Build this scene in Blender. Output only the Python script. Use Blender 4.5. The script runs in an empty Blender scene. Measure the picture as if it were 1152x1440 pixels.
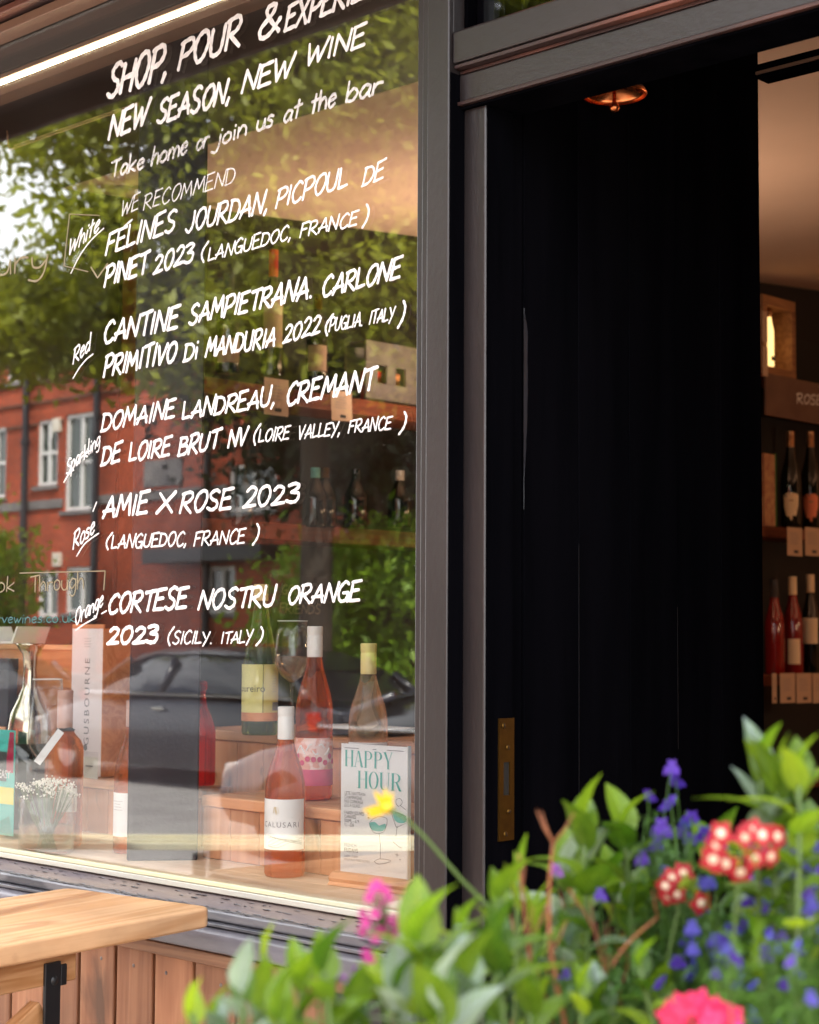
import bpy, bmesh, math, random
import numpy as np
from mathutils import Vector, Matrix
random.seed(7); RNG = np.random.default_rng(11)
SC = bpy.context.scene; COL = SC.collection
PI = math.pi

# ------------------------------------------------------------------ camera
FPX = 2400.0
_th = math.atan(2520/FPX); _p = math.atan(171/FPX); _r = math.radians(.32)
_Fh = Vector((-math.cos(_th), math.sin(_th), 0)); _Rh = Vector((math.sin(_th), math.cos(_th), 0)); _Z = Vector((0, 0, 1))
CF = _Fh*math.cos(_p)+_Z*math.sin(_p); _U0 = -_Fh*math.sin(_p)+_Z*math.cos(_p)
CU = _U0*math.cos(_r)-_Rh*math.sin(_r); CR = _Rh*math.cos(_r)+_U0*math.sin(_r)
CC = Vector((1.8947, -2.00265, 1.45))
cam = bpy.data.cameras.new('camera'); camo = bpy.data.objects.new('camera', cam); COL.objects.link(camo)
camo.matrix_world = Matrix(((CR.x, CU.x, -CF.x, CC.x), (CR.y, CU.y, -CF.y, CC.y), (CR.z, CU.z, -CF.z, CC.z), (0, 0, 0, 1)))
cam.sensor_fit = 'VERTICAL'; cam.sensor_height = 30.0; cam.lens = FPX/1440*30.0
cam.clip_end = 2000; cam.clip_start = .05
cam.dof.use_dof = True; cam.dof.focus_distance = 2.95; cam.dof.aperture_fstop = 5.8; cam.dof.aperture_blades = 9
SC.camera = camo

# measuring helpers: photo pixel -> point of a real plane
def ray(px, py): return CF*FPX + CR*(px-576) - CU*(py-720)
def on(px, py, ax, v):
    d = ray(px, py); return CC + d*((v-CC[ax])/d[ax])
def onY(px, py, y=0.0): return on(px, py, 1, y)
def onX(px, py, x): return on(px, py, 0, x)
def onZ(px, py, z): return on(px, py, 2, z)
def dep(px, py, depth): return CC + ray(px, py)*(depth/FPX)
def proj(P):
    q = Vector(P)-CC; z = q.dot(CF); return 576+FPX*q.dot(CR)/z, 720-FPX*q.dot(CU)/z
def ztop(P, py):            # height (world z) above ground point P of image row py
    a, b = 0.0, 6.0
    for _ in range(40):
        m = (a+b)/2
        if proj((P[0], P[1], m))[1] > py: a = m
        else: b = m
    return (a+b)/2

# ------------------------------------------------------------------ light
SUN = Vector((.55, .34, .76)).normalized()
w = bpy.data.worlds.new('World'); SC.world = w; w.use_nodes = True
nt = w.node_tree; nt.nodes.clear()
sky = nt.nodes.new('ShaderNodeTexSky'); sky.sky_type = 'NISHITA'; sky.sun_disc = False
sky.sun_elevation = math.asin(SUN.z); sky.sun_rotation = math.atan2(SUN.x, SUN.y)
sky.dust_density = 2.0; sky.ozone_density = 1.0
tc = nt.nodes.new('ShaderNodeTexCoord'); mp = nt.nodes.new('ShaderNodeMapping'); mp.inputs['Scale'].default_value = (1, 1, 2.2)
ns = nt.nodes.new('ShaderNodeTexNoise'); ns.inputs['Scale'].default_value = 1.9; ns.inputs['Detail'].default_value = 8; ns.inputs['Roughness'].default_value = .58
rp = nt.nodes.new('ShaderNodeValToRGB'); rp.color_ramp.elements[0].position = .34; rp.color_ramp.elements[1].position = .54
mx = nt.nodes.new('ShaderNodeMix'); mx.data_type = 'RGBA'; mx.inputs['B'].default_value = (16, 16.2, 16.8, 1)
bg = nt.nodes.new('ShaderNodeBackground'); bg.inputs['Strength'].default_value = .12
wo = nt.nodes.new('ShaderNodeOutputWorld')
L = nt.links.new
L(tc.outputs['Generated'], mp.inputs['Vector']); L(mp.outputs[0], ns.inputs['Vector']); L(ns.outputs['Fac'], rp.inputs['Fac'])
L(rp.outputs['Color'], mx.inputs['Factor']); L(sky.outputs[0], mx.inputs['A']); L(mx.outputs['Result'], bg.inputs['Color']); L(bg.outputs[0], wo.inputs['Surface'])
sl = bpy.data.lights.new('sun', 'SUN'); sl.energy = 5.0; sl.angle = math.radians(.5); sl.color = (1, .94, .85)
so = bpy.data.objects.new('sun', sl); COL.objects.link(so)
so.rotation_euler = (-SUN).to_track_quat('-Z', 'Y').to_euler(); so.location = (0, 0, 12)
SC.view_settings.view_transform = 'Standard'; SC.view_settings.look = 'None'; SC.view_settings.gamma = 1
SC.view_settings.use_curve_mapping = False; SC.view_settings.exposure = 1.66
SC.render.engine = 'CYCLES'; cy = SC.cycles
cy.use_denoising = True; cy.max_bounces = 12; cy.transparent_max_bounces = 24; cy.transmission_bounces = 10; cy.glossy_bounces = 6
cy.diffuse_bounces = 4; cy.caustics_refractive = False; cy.caustics_reflective = False; cy.sample_clamp_indirect = 6

# ------------------------------------------------------------------ builders
def tag(o, label=None, cat=None, group=None, kind=None):
    if label: o['label'] = label
    if cat: o['category'] = cat
    if group: o['group'] = group
    if kind: o['kind'] = kind
    return o
def thing(name, label, cat, loc=(0, 0, 0), rz=0, group=None):
    o = bpy.data.objects.new(name, None); COL.objects.link(o); o.location = loc; o.rotation_euler = (0, 0, rz)
    o.empty_display_size = .05
    return tag(o, label, cat, group)
def link(name, me, mat=None, parent=None, loc=None, rot=None, scale=None):
    o = bpy.data.objects.new(name, me); COL.objects.link(o)
    if mat and me is not None and not me.materials: me.materials.append(mat)
    if parent: o.parent = parent
    if loc is not None: o.location = loc
    if rot is not None: o.rotation_euler = rot
    if scale is not None: o.scale = scale
    return o
def copy_tree(o, parent=None):
    c = o.copy(); COL.objects.link(c); c.parent = parent
    for ch in list(o.children): copy_tree(ch, c)
    return c
class MB:
    def __init__(s): s.v = []; s.f = []
    def add(s, vs, fs, M=None):
        n = len(s.v)
        for q in vs: s.v.append(tuple(M @ Vector(q)) if M is not None else tuple(q))
        for f in fs: s.f.append(tuple(i+n for i in f))
        return s
    def box(s, x0, x1, y0, y1, z0, z1, M=None):
        vs = [(x, y, z) for z in (z0, z1) for y in (y0, y1) for x in (x0, x1)]
        return s.add(vs, [(0, 2, 3, 1), (4, 5, 7, 6), (0, 1, 5, 4), (2, 6, 7, 3), (0, 4, 6, 2), (1, 3, 7, 5)], M)
    def prism(s, prof, ax, a, b, M=None):      # closed profile (2D) extruded along axis ax from a to b
        n = len(prof); vs = []
        for t in (a, b):
            for (p, q) in prof:
                vs.append((t, p, q) if ax == 0 else (p, t, q) if ax == 1 else (p, q, t))
        fs = [tuple(range(n))[::-1], tuple(range(n, 2*n))]+[(i, (i+1) % n, n+(i+1) % n, n+i) for i in range(n)]
        return s.add(vs, fs, M)
    def lathe(s, prof, seg=28, M=None, cap0=True, cap1=True):
        vs = []; n = len(prof)
        for (r, z) in prof:
            for k in range(seg): vs.append((r*math.cos(2*PI*k/seg), r*math.sin(2*PI*k/seg), z))
        fs = [(i*seg+k, i*seg+(k+1) % seg, (i+1)*seg+(k+1) % seg, (i+1)*seg+k) for i in range(n-1) for k in range(seg)]
        if cap0: fs.append(tuple(range(seg))[::-1])
        if cap1: fs.append(tuple(range((n-1)*seg, n*seg)))
        return s.add(vs, fs, M)
    def tube(s, pts, rad, seg=6):
        pts = [Vector(p) for p in pts]; n = len(pts); vs = []
        for i, p in enumerate(pts):
            t = (pts[min(i+1, n-1)]-pts[max(i-1, 0)]).normalized()
            a = t.cross(Vector((.13, .31, .94)))
            if a.length < .05: a = t.cross(Vector((1, 0, 0)))
            a.normalize(); b = t.cross(a); r = rad[i] if isinstance(rad, (list, tuple)) else rad
            for k in range(seg): vs.append(p+a*(r*math.cos(2*PI*k/seg))+b*(r*math.sin(2*PI*k/seg)))
        fs = [(i*seg+k, i*seg+(k+1) % seg, (i+1)*seg+(k+1) % seg, (i+1)*seg+k) for i in range(n-1) for k in range(seg)]
        fs += [tuple(range(seg))[::-1], tuple(range((n-1)*seg, n*seg))]
        return s.add(vs, fs)
    def mesh(s, name, mat=None, smooth=False):
        me = bpy.data.meshes.new(name); me.from_pydata(s.v, [], s.f); me.update()
        bm = bmesh.new(); bm.from_mesh(me); bmesh.ops.recalc_face_normals(bm, faces=bm.faces); bm.to_mesh(me); bm.free()
        if mat: me.materials.append(mat)
        if smooth: me.polygons.foreach_set('use_smooth', [True]*len(me.polygons))
        return me
    def build(s, name, mat, parent=None, smooth=False, bevel=0, loc=None, rot=None, auto=None):
        o = link(name, s.mesh(name, mat, smooth or bool(bevel) or bool(auto)), None, parent, loc, rot)
        if bevel:
            m = o.modifiers.new('b', 'BEVEL'); m.width = bevel; m.segments = 2; m.limit_method = 'ANGLE'; m.harden_normals = True
        if auto:
            o.data.set_sharp_from_angle(angle=math.radians(auto))
        return o
def bx(name, mat, parent, x0, x1, y0, y1, z0, z1, bevel=.002, loc=None, rot=None):
    # a box whose mesh is centred on its own origin, so that grain runs differently in each
    cx, cy_, cz = (x0+x1)/2, (y0+y1)/2, (z0+z1)/2; hx, hy, hz = abs(x1-x0)/2, abs(y1-y0)/2, abs(z1-z0)/2
    return MB().box(-hx, hx, -hy, hy, -hz, hz).build(name, mat, parent, bevel=min(bevel, hx*.6, hy*.6, hz*.6), loc=loc or (cx, cy_, cz), rot=rot)

# ------------------------------------------------------------------ materials
def N(nt, t, **k):
    n = nt.nodes.new('ShaderNode'+t)
    for a, b in k.items():
        if hasattr(n, a): setattr(n, a, b)
        else: n.inputs[a].default_value = b
    return n
def newmat(name):
    m = bpy.data.materials.new(name); m.use_nodes = True; n = m.node_tree; n.nodes.clear()
    return m, n, n.nodes.new('ShaderNodeOutputMaterial')
def col4(c): return (c[0], c[1], c[2], 1)
def pbr(name, c, rough=.5, metal=0, bump=0, bscale=40, c2=None, cscale=6, stretch=(1, 1, 1), spec=.5, contrast=(.35, .65), coat=0, detail=5, emit=0, sheen=0):
    m, n, out = newmat(name); p = N(n, 'BsdfPrincipled'); n.links.new(p.outputs[0], out.inputs[0])
    p.inputs['Roughness'].default_value = rough; p.inputs['Metallic'].default_value = metal; p.inputs['Specular IOR Level'].default_value = spec
    p.inputs['Coat Weight'].default_value = coat
    p.inputs['Base Color'].default_value = col4(c)
    t = N(n, 'TexCoord'); oi = N(n, 'ObjectInfo'); ad = N(n, 'VectorMath', operation='ADD'); mu = N(n, 'VectorMath', operation='SCALE'); mu.inputs['Scale'].default_value = 37
    cb = N(n, 'CombineXYZ')
    n.links.new(oi.outputs['Random'], cb.inputs[0]); n.links.new(oi.outputs['Random'], cb.inputs[1])
    n.links.new(cb.outputs[0], mu.inputs[0]); n.links.new(t.outputs['Object'], ad.inputs[0]); n.links.new(mu.outputs[0], ad.inputs[1])
    mp = N(n, 'Mapping'); mp.inputs['Scale'].default_value = stretch; n.links.new(ad.outputs[0], mp.inputs[0])
    if c2:
        a = N(n, 'TexNoise'); a.inputs['Scale'].default_value = cscale; a.inputs['Detail'].default_value = detail; n.links.new(mp.outputs[0], a.inputs[0])
        r = N(n, 'ValToRGB'); r.color_ramp.elements[0].position, r.color_ramp.elements[1].position = contrast
        r.color_ramp.elements[0].color = col4(c); r.color_ramp.elements[1].color = col4(c2)
        n.links.new(a.outputs['Fac'], r.inputs[0]); n.links.new(r.outputs[0], p.inputs['Base Color'])
        rr = N(n, 'MapRange'); rr.inputs['To Min'].default_value = max(0, rough-.1); rr.inputs['To Max'].default_value = min(1, rough+.12)
        n.links.new(a.outputs['Fac'], rr.inputs[0]); n.links.new(rr.outputs[0], p.inputs['Roughness'])
    if bump:
        b = N(n, 'TexNoise'); b.inputs['Scale'].default_value = bscale; b.inputs['Detail'].default_value = 4; n.links.new(mp.outputs[0], b.inputs[0])
        bp = N(n, 'Bump'); bp.inputs['Strength'].default_value = bump; bp.inputs['Distance'].default_value = .004
        n.links.new(b.outputs['Fac'], bp.inputs['Height']); n.links.new(bp.outputs[0], p.inputs['Normal'])
    if emit:
        p.inputs['Emission Color'].default_value = col4(c); p.inputs['Emission Strength'].default_value = emit
    return m
def wood(name, a, b, ax=0, rough=.55, knot=.5, ring=22, bump=.15, vary=.35, dark=None, coat=0):
    m, n, out = newmat(name); p = N(n, 'BsdfPrincipled'); n.links.new(p.outputs[0], out.inputs[0]); p.inputs['Roughness'].default_value = rough
    p.inputs['Coat Weight'].default_value = coat; p.inputs['Coat Roughness'].default_value = .25
    t = N(n, 'TexCoord'); oi = N(n, 'ObjectInfo'); cb = N(n, 'CombineXYZ'); mu = N(n, 'VectorMath', operation='SCALE'); mu.inputs['Scale'].default_value = 23; ad = N(n, 'VectorMath', operation='ADD')
    for i in range(3): n.links.new(oi.outputs['Random'], cb.inputs[i])
    n.links.new(cb.outputs[0], mu.inputs[0]); n.links.new(t.outputs['Object'], ad.inputs[0]); n.links.new(mu.outputs[0], ad.inputs[1])
    mp = N(n, 'Mapping'); s = [1, 1, 1]; s[ax] = .07; mp.inputs['Scale'].default_value = s; n.links.new(ad.outputs[0], mp.inputs[0])
    w1 = N(n, 'TexNoise'); w1.inputs['Scale'].default_value = ring; w1.inputs['Detail'].default_value = 3; w1.inputs['Distortion'].default_value = knot*1.6; n.links.new(mp.outputs[0], w1.inputs[0])
    sn = N(n, 'Math', operation='MULTIPLY'); sn.inputs[1].default_value = 26; n.links.new(w1.outputs['Fac'], sn.inputs[0])
    s2 = N(n, 'Math', operation='SINE'); n.links.new(sn.outputs[0], s2.inputs[0])
    s3 = N(n, 'MapRange'); s3.inputs['From Min'].default_value = -1; n.links.new(s2.outputs[0], s3.inputs[0])
    f2 = N(n, 'TexNoise'); f2.inputs['Scale'].default_value = 190; f2.inputs['Detail'].default_value = 4; n.links.new(mp.outputs[0], f2.inputs[0])
    mm = N(n, 'Mix', data_type='FLOAT'); mm.inputs[0].default_value = .5; n.links.new(s3.outputs[0], mm.inputs[2]); n.links.new(f2.outputs['Fac'], mm.inputs[3])
    r = N(n, 'ValToRGB'); r.color_ramp.elements[0].position = .22; r.color_ramp.elements[1].position = .78
    r.color_ramp.elements[0].color = col4(a); r.color_ramp.elements[1].color = col4(b); n.links.new(mm.outputs[0], r.inputs[0])
    big = N(n, 'TexNoise'); big.inputs['Scale'].default_value = 5; big.inputs['Detail'].default_value = 6; n.links.new(ad.outputs[0], big.inputs[0])
    hs = N(n, 'HueSaturation'); n.links.new(r.outputs[0], hs.inputs['Color'])
    vr = N(n, 'MapRange'); vr.inputs['To Min'].default_value = 1-vary; vr.inputs['To Max'].default_value = 1+vary; n.links.new(oi.outputs['Random'], vr.inputs[0])
    v2 = N(n, 'MapRange'); v2.inputs['From Min'].default_value = .3; v2.inputs['From Max'].default_value = .7; v2.inputs['To Min'].default_value = .72; v2.inputs['To Max'].default_value = 1.12; n.links.new(big.outputs['Fac'], v2.inputs[0])
    vm = N(n, 'Math', operation='MULTIPLY'); n.links.new(vr.outputs[0], vm.inputs[0]); n.links.new(v2.outputs[0], vm.inputs[1]); n.links.new(vm.outputs[0], hs.inputs['Value'])
    last = hs.outputs[0]
    if dark:   # stains and old knots
        kn = N(n, 'TexNoise'); kn.inputs['Scale'].default_value = 9; kn.inputs['Detail'].default_value = 7; kn.inputs['Distortion'].default_value = 1.2
        m2 = N(n, 'Mapping'); s = [1, 1, 1]; s[ax] = .3; m2.inputs['Scale'].default_value = s; n.links.new(ad.outputs[0], m2.inputs[0]); n.links.new(m2.outputs[0], kn.inputs[0])
        kr = N(n, 'ValToRGB'); kr.color_ramp.elements[0].position = .60; kr.color_ramp.elements[1].position = .72; n.links.new(kn.outputs['Fac'], kr.inputs[0])
        mk = N(n, 'Mix', data_type='RGBA'); n.links.new(kr.outputs[0], mk.inputs['Factor']); n.links.new(last, mk.inputs['A']); mk.inputs['B'].default_value = col4(dark); last = mk.outputs['Result']
    n.links.new(last, p.inputs['Base Color'])
    bp = N(n, 'Bump'); bp.inputs['Strength'].default_value = bump; bp.inputs['Distance'].default_value = .003; n.links.new(mm.outputs[0], bp.inputs['Height']); n.links.new(bp.outputs[0], p.inputs['Normal'])
    return m
def pane_mat(name, r0=.065, tint=(1, 1, 1), dirt=0.0):
    m, n, out = newmat(name); g = N(n, 'NewGeometry'); d = N(n, 'VectorMath', operation='DOT_PRODUCT')
    n.links.new(g.outputs['Incoming'], d.inputs[0]); n.links.new(g.outputs['Normal'], d.inputs[1])
    ab = N(n, 'Math', operation='ABSOLUTE'); n.links.new(d.outputs['Value'], ab.inputs[0])
    s = N(n, 'Math', operation='SUBTRACT'); s.inputs[0].default_value = 1; n.links.new(ab.outputs[0], s.inputs[1])
    pw = N(n, 'Math', operation='POWER'); pw.inputs[1].default_value = 5; n.links.new(s.outputs[0], pw.inputs[0])
    ma = N(n, 'Math', operation='MULTIPLY_ADD'); ma.inputs[1].default_value = 1-r0; ma.inputs[2].default_value = r0; n.links.new(pw.outputs[0], ma.inputs[0])
    tr = N(n, 'BsdfTransparent'); tr.inputs[0].default_value = col4(tint); gl = N(n, 'BsdfGlossy'); gl.inputs['Roughness'].default_value = 0.0
    mxs = N(n, 'MixShader'); n.links.new(ma.outputs[0], mxs.inputs[0]); n.links.new(tr.outputs[0], mxs.inputs[1]); n.links.new(gl.outputs[0], mxs.inputs[2])
    last = mxs.outputs[0]
    if dirt:
        t = N(n, 'TexCoord'); mp = N(n, 'Mapping'); mp.inputs['Scale'].default_value = (1, 1, .35); ns = N(n, 'TexNoise'); ns.inputs['Scale'].default_value = 7; ns.inputs['Detail'].default_value = 10; ns.inputs['Roughness'].default_value = .7
        n.links.new(t.outputs['Object'], mp.inputs[0]); n.links.new(mp.outputs[0], ns.inputs[0])
        sp = N(n, 'TexVoronoi'); sp.inputs['Scale'].default_value = 45; n.links.new(t.outputs['Object'], sp.inputs[0])
        lt = N(n, 'Math', operation='LESS_THAN'); lt.inputs[1].default_value = .045; n.links.new(sp.outputs['Distance'], lt.inputs[0])
        mr = N(n, 'MapRange'); mr.inputs['From Min'].default_value = .45; mr.inputs['From Max'].default_value = .9; mr.inputs['To Max'].default_value = dirt; n.links.new(ns.outputs['Fac'], mr.inputs[0])
        aa = N(n, 'Math', operation='MULTIPLY_ADD'); aa.inputs[1].default_value = .22; n.links.new(lt.outputs[0], aa.inputs[0]); n.links.new(mr.outputs[0], aa.inputs[2])
        df = N(n, 'BsdfDiffuse'); df.inputs[0].default_value = (.5, .48, .45, 1); m2 = N(n, 'MixShader')
        n.links.new(aa.outputs[0], m2.inputs[0]); n.links.new(last, m2.inputs[1]); n.links.new(df.outputs[0], m2.inputs[2]); last = m2.outputs[0]
    n.links.new(last, out.inputs[0]); return m
def liquid(name, c, ior=1.36, rough=0.0, haze=.22):
    m, n, out = newmat(name); p = N(n, 'BsdfPrincipled'); p.inputs['Base Color'].default_value = col4(c); p.inputs['Transmission Weight'].default_value = 1
    p.inputs['IOR'].default_value = ior; p.inputs['Roughness'].default_value = rough
    # light passes on to what stands behind the bottle
    tr = N(n, 'BsdfTransparent'); tr.inputs[0].default_value = col4(c); mxs = N(n, 'MixShader'); mxs.inputs[0].default_value = .30
    tl = N(n, 'BsdfTranslucent'); tl.inputs[0].default_value = col4(c); df = N(n, 'BsdfDiffuse'); df.inputs[0].default_value = col4([q*.8 for q in c]); m1 = N(n, 'MixShader'); m1.inputs[0].default_value = .5; n.links.new(tl.outputs[0], m1.inputs[1]); n.links.new(df.outputs[0], m1.inputs[2])
    m2 = N(n, 'MixShader'); m2.inputs[0].default_value = haze; n.links.new(p.outputs[0], m2.inputs[1]); n.links.new(m1.outputs[0], m2.inputs[2])
    n.links.new(m2.outputs[0], mxs.inputs[1]); n.links.new(tr.outputs[0], mxs.inputs[2]); n.links.new(mxs.outputs[0], out.inputs[0]); return m
def leafmat(name, c, c2, rough=.42, trans=.35, cs=14, vein=0):
    m, n, out = newmat(name); p = N(n, 'BsdfPrincipled'); p.inputs['Roughness'].default_value = rough; tl = N(n, 'BsdfTranslucent')
    t = N(n, 'TexCoord'); oi = N(n, 'ObjectInfo'); a = N(n, 'TexNoise'); a.inputs['Scale'].default_value = cs; a.inputs['Detail'].default_value = 4; n.links.new(t.outputs['Object'], a.inputs[0])
    ad = N(n, 'Math', operation='ADD'); n.links.new(a.outputs['Fac'], ad.inputs[0]); s = N(n, 'MapRange'); s.inputs['To Min'].default_value = -.32; s.inputs['To Max'].default_value = .32
    n.links.new(oi.outputs['Random'], s.inputs[0]); n.links.new(s.outputs[0], ad.inputs[1])
    r = N(n, 'ValToRGB'); r.color_ramp.elements[0].position = .25; r.color_ramp.elements[1].position = .75; r.color_ramp.elements[0].color = col4(c); r.color_ramp.elements[1].color = col4(c2)
    n.links.new(ad.outputs[0], r.inputs[0]); n.links.new(r.outputs[0], p.inputs['Base Color'])
    if vein:     # pale midrib and side veins, drawn in the leaf's own coordinates
        sx = N(n, 'SeparateXYZ'); n.links.new(t.outputs['Object'], sx.inputs[0]); ax = N(n, 'Math', operation='ABSOLUTE'); n.links.new(sx.outputs[0], ax.inputs[0])
        v1 = N(n, 'Math', operation='MULTIPLY_ADD'); v1.inputs[1].default_value = -1.1; n.links.new(ax.outputs[0], v1.inputs[0]); n.links.new(sx.outputs[1], v1.inputs[2])
        v2 = N(n, 'Math', operation='MULTIPLY'); v2.inputs[1].default_value = 62; n.links.new(v1.outputs[0], v2.inputs[0]); v3 = N(n, 'Math', operation='SINE'); n.links.new(v2.outputs[0], v3.inputs[0])
        v4 = N(n, 'MapRange'); v4.inputs['From Min'].default_value = .72; v4.inputs['From Max'].default_value = 1; n.links.new(v3.outputs[0], v4.inputs[0])
        v5 = N(n, 'MapRange'); v5.inputs['From Min'].default_value = .022; v5.inputs['From Max'].default_value = .008; n.links.new(ax.outputs[0], v5.inputs[0])
        v6 = N(n, 'Math', operation='MAXIMUM'); n.links.new(v4.outputs[0], v6.inputs[0]); n.links.new(v5.outputs[0], v6.inputs[1])
        v7 = N(n, 'Math', operation='MULTIPLY'); v7.inputs[1].default_value = .35; n.links.new(v6.outputs[0], v7.inputs[0])
        mv = N(n, 'Mix', data_type='RGBA'); n.links.new(v7.outputs[0], mv.inputs['Factor']); n.links.new(r.outputs[0], mv.inputs['A']); mv.inputs['B'].default_value = (c2[0]*2.2, c2[1]*1.7, c2[2]*4, 1); n.links.new(mv.outputs['Result'], p.inputs['Base Color'])
        bp = N(n, 'Bump'); bp.inputs['Strength'].default_value = .5; bp.inputs['Distance'].default_value = .002; bp.invert = True; n.links.new(v6.outputs[0], bp.inputs['Height']); n.links.new(bp.outputs[0], p.inputs['Normal'])
    br = N(n, 'HueSaturation'); br.inputs['Value'].default_value = 1.5; br.inputs['Hue'].default_value = .485; n.links.new(r.outputs[0], br.inputs['Color']); n.links.new(br.outputs[0], tl.inputs[0])
    ms = N(n, 'MixShader'); ms.inputs[0].default_value = trans; n.links.new(p.outputs[0], ms.inputs[1]); n.links.new(tl.outputs[0], ms.inputs[2]); n.links.new(ms.outputs[0], out.inputs[0]); return m
def brickmat(name, c1=(.46, .070, .020), c2=(.34, .048, .016), mortar=(.24, .10, .06), wear=.5):
    m, n, out = newmat(name); p = N(n, 'BsdfPrincipled'); p.inputs['Roughness'].default_value = .85; n.links.new(p.outputs[0], out.inputs[0])
    t = N(n, 'TexCoord'); sx = N(n, 'SeparateXYZ'); n.links.new(t.outputs['Object'], sx.inputs[0]); a = N(n, 'Math', operation='ADD'); n.links.new(sx.outputs[0], a.inputs[0]); n.links.new(sx.outputs[1], a.inputs[1])
    cb = N(n, 'CombineXYZ'); n.links.new(a.outputs[0], cb.inputs[0]); n.links.new(sx.outputs[2], cb.inputs[1])
    b = N(n, 'TexBrick'); b.inputs['Scale'].default_value = 1; b.inputs['Brick Width'].default_value = .225; b.inputs['Row Height'].default_value = .075; b.inputs['Mortar Size'].default_value = .009; b.inputs['Bias'].default_value = -.1
    b.inputs['Color1'].default_value = col4(c1); b.inputs['Color2'].default_value = col4(c2); b.inputs['Mortar'].default_value = col4(mortar); n.links.new(cb.outputs[0], b.inputs[0])
    ns = N(n, 'TexNoise'); ns.inputs['Scale'].default_value = 1.3; ns.inputs['Detail'].default_value = 8; n.links.new(t.outputs['Object'], ns.inputs[0])
    mr = N(n, 'MapRange'); mr.inputs['From Min'].default_value = .3; mr.inputs['From Max'].default_value = .7; mr.inputs['To Min'].default_value = .7; mr.inputs['To Max'].default_value = 1.25; n.links.new(ns.outputs['Fac'], mr.inputs[0])
    hs = N(n, 'HueSaturation'); n.links.new(b.outputs['Color'], hs.inputs['Color']); n.links.new(mr.outputs[0], hs.inputs['Value']); n.links.new(hs.outputs[0], p.inputs['Base Color'])
    bp = N(n, 'Bump'); bp.inputs['Strength'].default_value = .6; bp.inputs['Distance'].default_value = .01; bp.invert = True; n.links.new(b.outputs['Fac'], bp.inputs['Height']); n.links.new(bp.outputs[0], p.inputs['Normal'])
    return m
M = {}
M['paint'] = pbr('dark_gloss_paint', (.011, .0088, .0090), .38, bump=.13, bscale=110, c2=(.017, .0120, .0118), cscale=4, stretch=(1, 1, .5), spec=.6)
M['paint_h'] = pbr('dark_gloss_paint_rail', (.011, .0088, .0090), .38, bump=.13, bscale=110, c2=(.017, .0120, .0118), cscale=4, stretch=(.5, 1, 1), spec=.6)
M['paint_red'] = pbr('worn_oxblood_paint', (.028, .014, .013), .4, bump=.5, bscale=70, c2=(.15, .05, .032), cscale=14, stretch=(.12, 1, 1), contrast=(.5, .62))
M['sillpaint'] = pbr('weathered_sill_paint', (.09, .085, .095), .32, bump=1.0, bscale=38, c2=(.02, .02, .03), cscale=26, stretch=(.22, 1, 1), contrast=(.52, .60), spec=.8)
M['sill_low'] = pbr('sill_nosing_paint', (.125, .115, .13), .36, bump=.7, bscale=50, c2=(.07, .065, .075), cscale=18, stretch=(.2, 1, 1), contrast=(.45, .65), spec=.7)
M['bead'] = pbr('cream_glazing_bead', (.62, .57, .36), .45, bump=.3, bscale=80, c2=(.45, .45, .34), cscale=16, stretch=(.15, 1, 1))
M['bead3'] = pbr('pale_glazing_bead', (.50, .47, .38), .45, bump=.3, bscale=80, c2=(.38, .37, .33), cscale=16, stretch=(.15, 1, 1))
M['bead2'] = pbr('brown_glazing_rail', (.20, .15, .12), .5, bump=.4, bscale=80, c2=(.10, .08, .09), cscale=20, stretch=(.15, 1, 1))
M['black'] = pbr('black_door_paint', (.0014, .0014, .0020), .55, bump=.3, bscale=50, c2=(.0028, .0026, .0036), cscale=12, stretch=(1, 1, .1), spec=.0)
M['scuff'] = pbr('worn_black_edge', (.016, .016, .021), .5, bump=.6, bscale=60, c2=(.004, .004, .006), cscale=30, stretch=(1, 1, .2), spec=.3)
M['seam'] = pbr('faint_seam', (.0035, .0035, .005), .6, spec=.2)
M['brass'] = pbr('old_brass', (.15, .08, .016), .5, metal=1, bump=.2, bscale=60, c2=(.10, .05, .012), cscale=25)
M['copper'] = pbr('copper', (.75, .25, .09), .24, metal=1, c2=(.5, .15, .05), cscale=30)
M['slot'] = pbr('dark_slot', (.01, .008, .006), .7)
M['clad'] = wood('cedar_cladding', (.24, .095, .042), (.33, .15, .073), 2, .6, knot=.5, ring=12, vary=.24, dark=(.10, .045, .022))
M['cladrail'] = wood('cedar_rail', (.22, .10, .05), (.33, .17, .09), 0, .6, vary=.1)
M['table'] = wood('oiled_oak_top', (.56, .29, .13), (.68, .40, .21), 0, .38, knot=.6, ring=12, vary=.03, dark=(.34, .15, .06), coat=.05)
M['tabledge'] = wood('oiled_oak_batten', (.38, .17, .06), (.52, .27, .12), 0, .5, vary=.1, dark=(.16, .09, .05))
M['blackmetal'] = pbr('black_powder_coat', (.007, .007, .008), .45, bump=.1, bscale=90)
M['decktop'] = wood('display_deck_wood', (.70, .45, .28), (.78, .55, .37), 0, .6, ring=12, vary=.08)
M['crate'] = wood('pine_crate', (.66, .29, .13), (.78, .40, .20), 0, .6, ring=12, vary=.15, dark=(.17, .07, .03))
M['crate_v'] = wood('pine_crate_end', (.60, .24, .10), (.70, .32, .15), 2, .6, ring=12, vary=.2, dark=(.17, .07, .03))
M['orangewood'] = wood('orange_stained_wood', (.58, .20, .07), (.70, .28, .11), 0, .5, vary=.1)
M['shelfwood'] = wood('stained_shelf', (.12, .026, .009), (.19, .045, .015), 1, .5, vary=.15)
M['column'] = pbr('column_paint', (.014, .009, .013), .46, bump=.15, bscale=120, c2=(.022, .014, .019), cscale=8, spec=.25)
M['plaster'] = pbr('warm_plaster', (.62, .42, .30), .85, c2=(.55, .37, .26), cscale=1.2, bump=.1, bscale=30)
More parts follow.
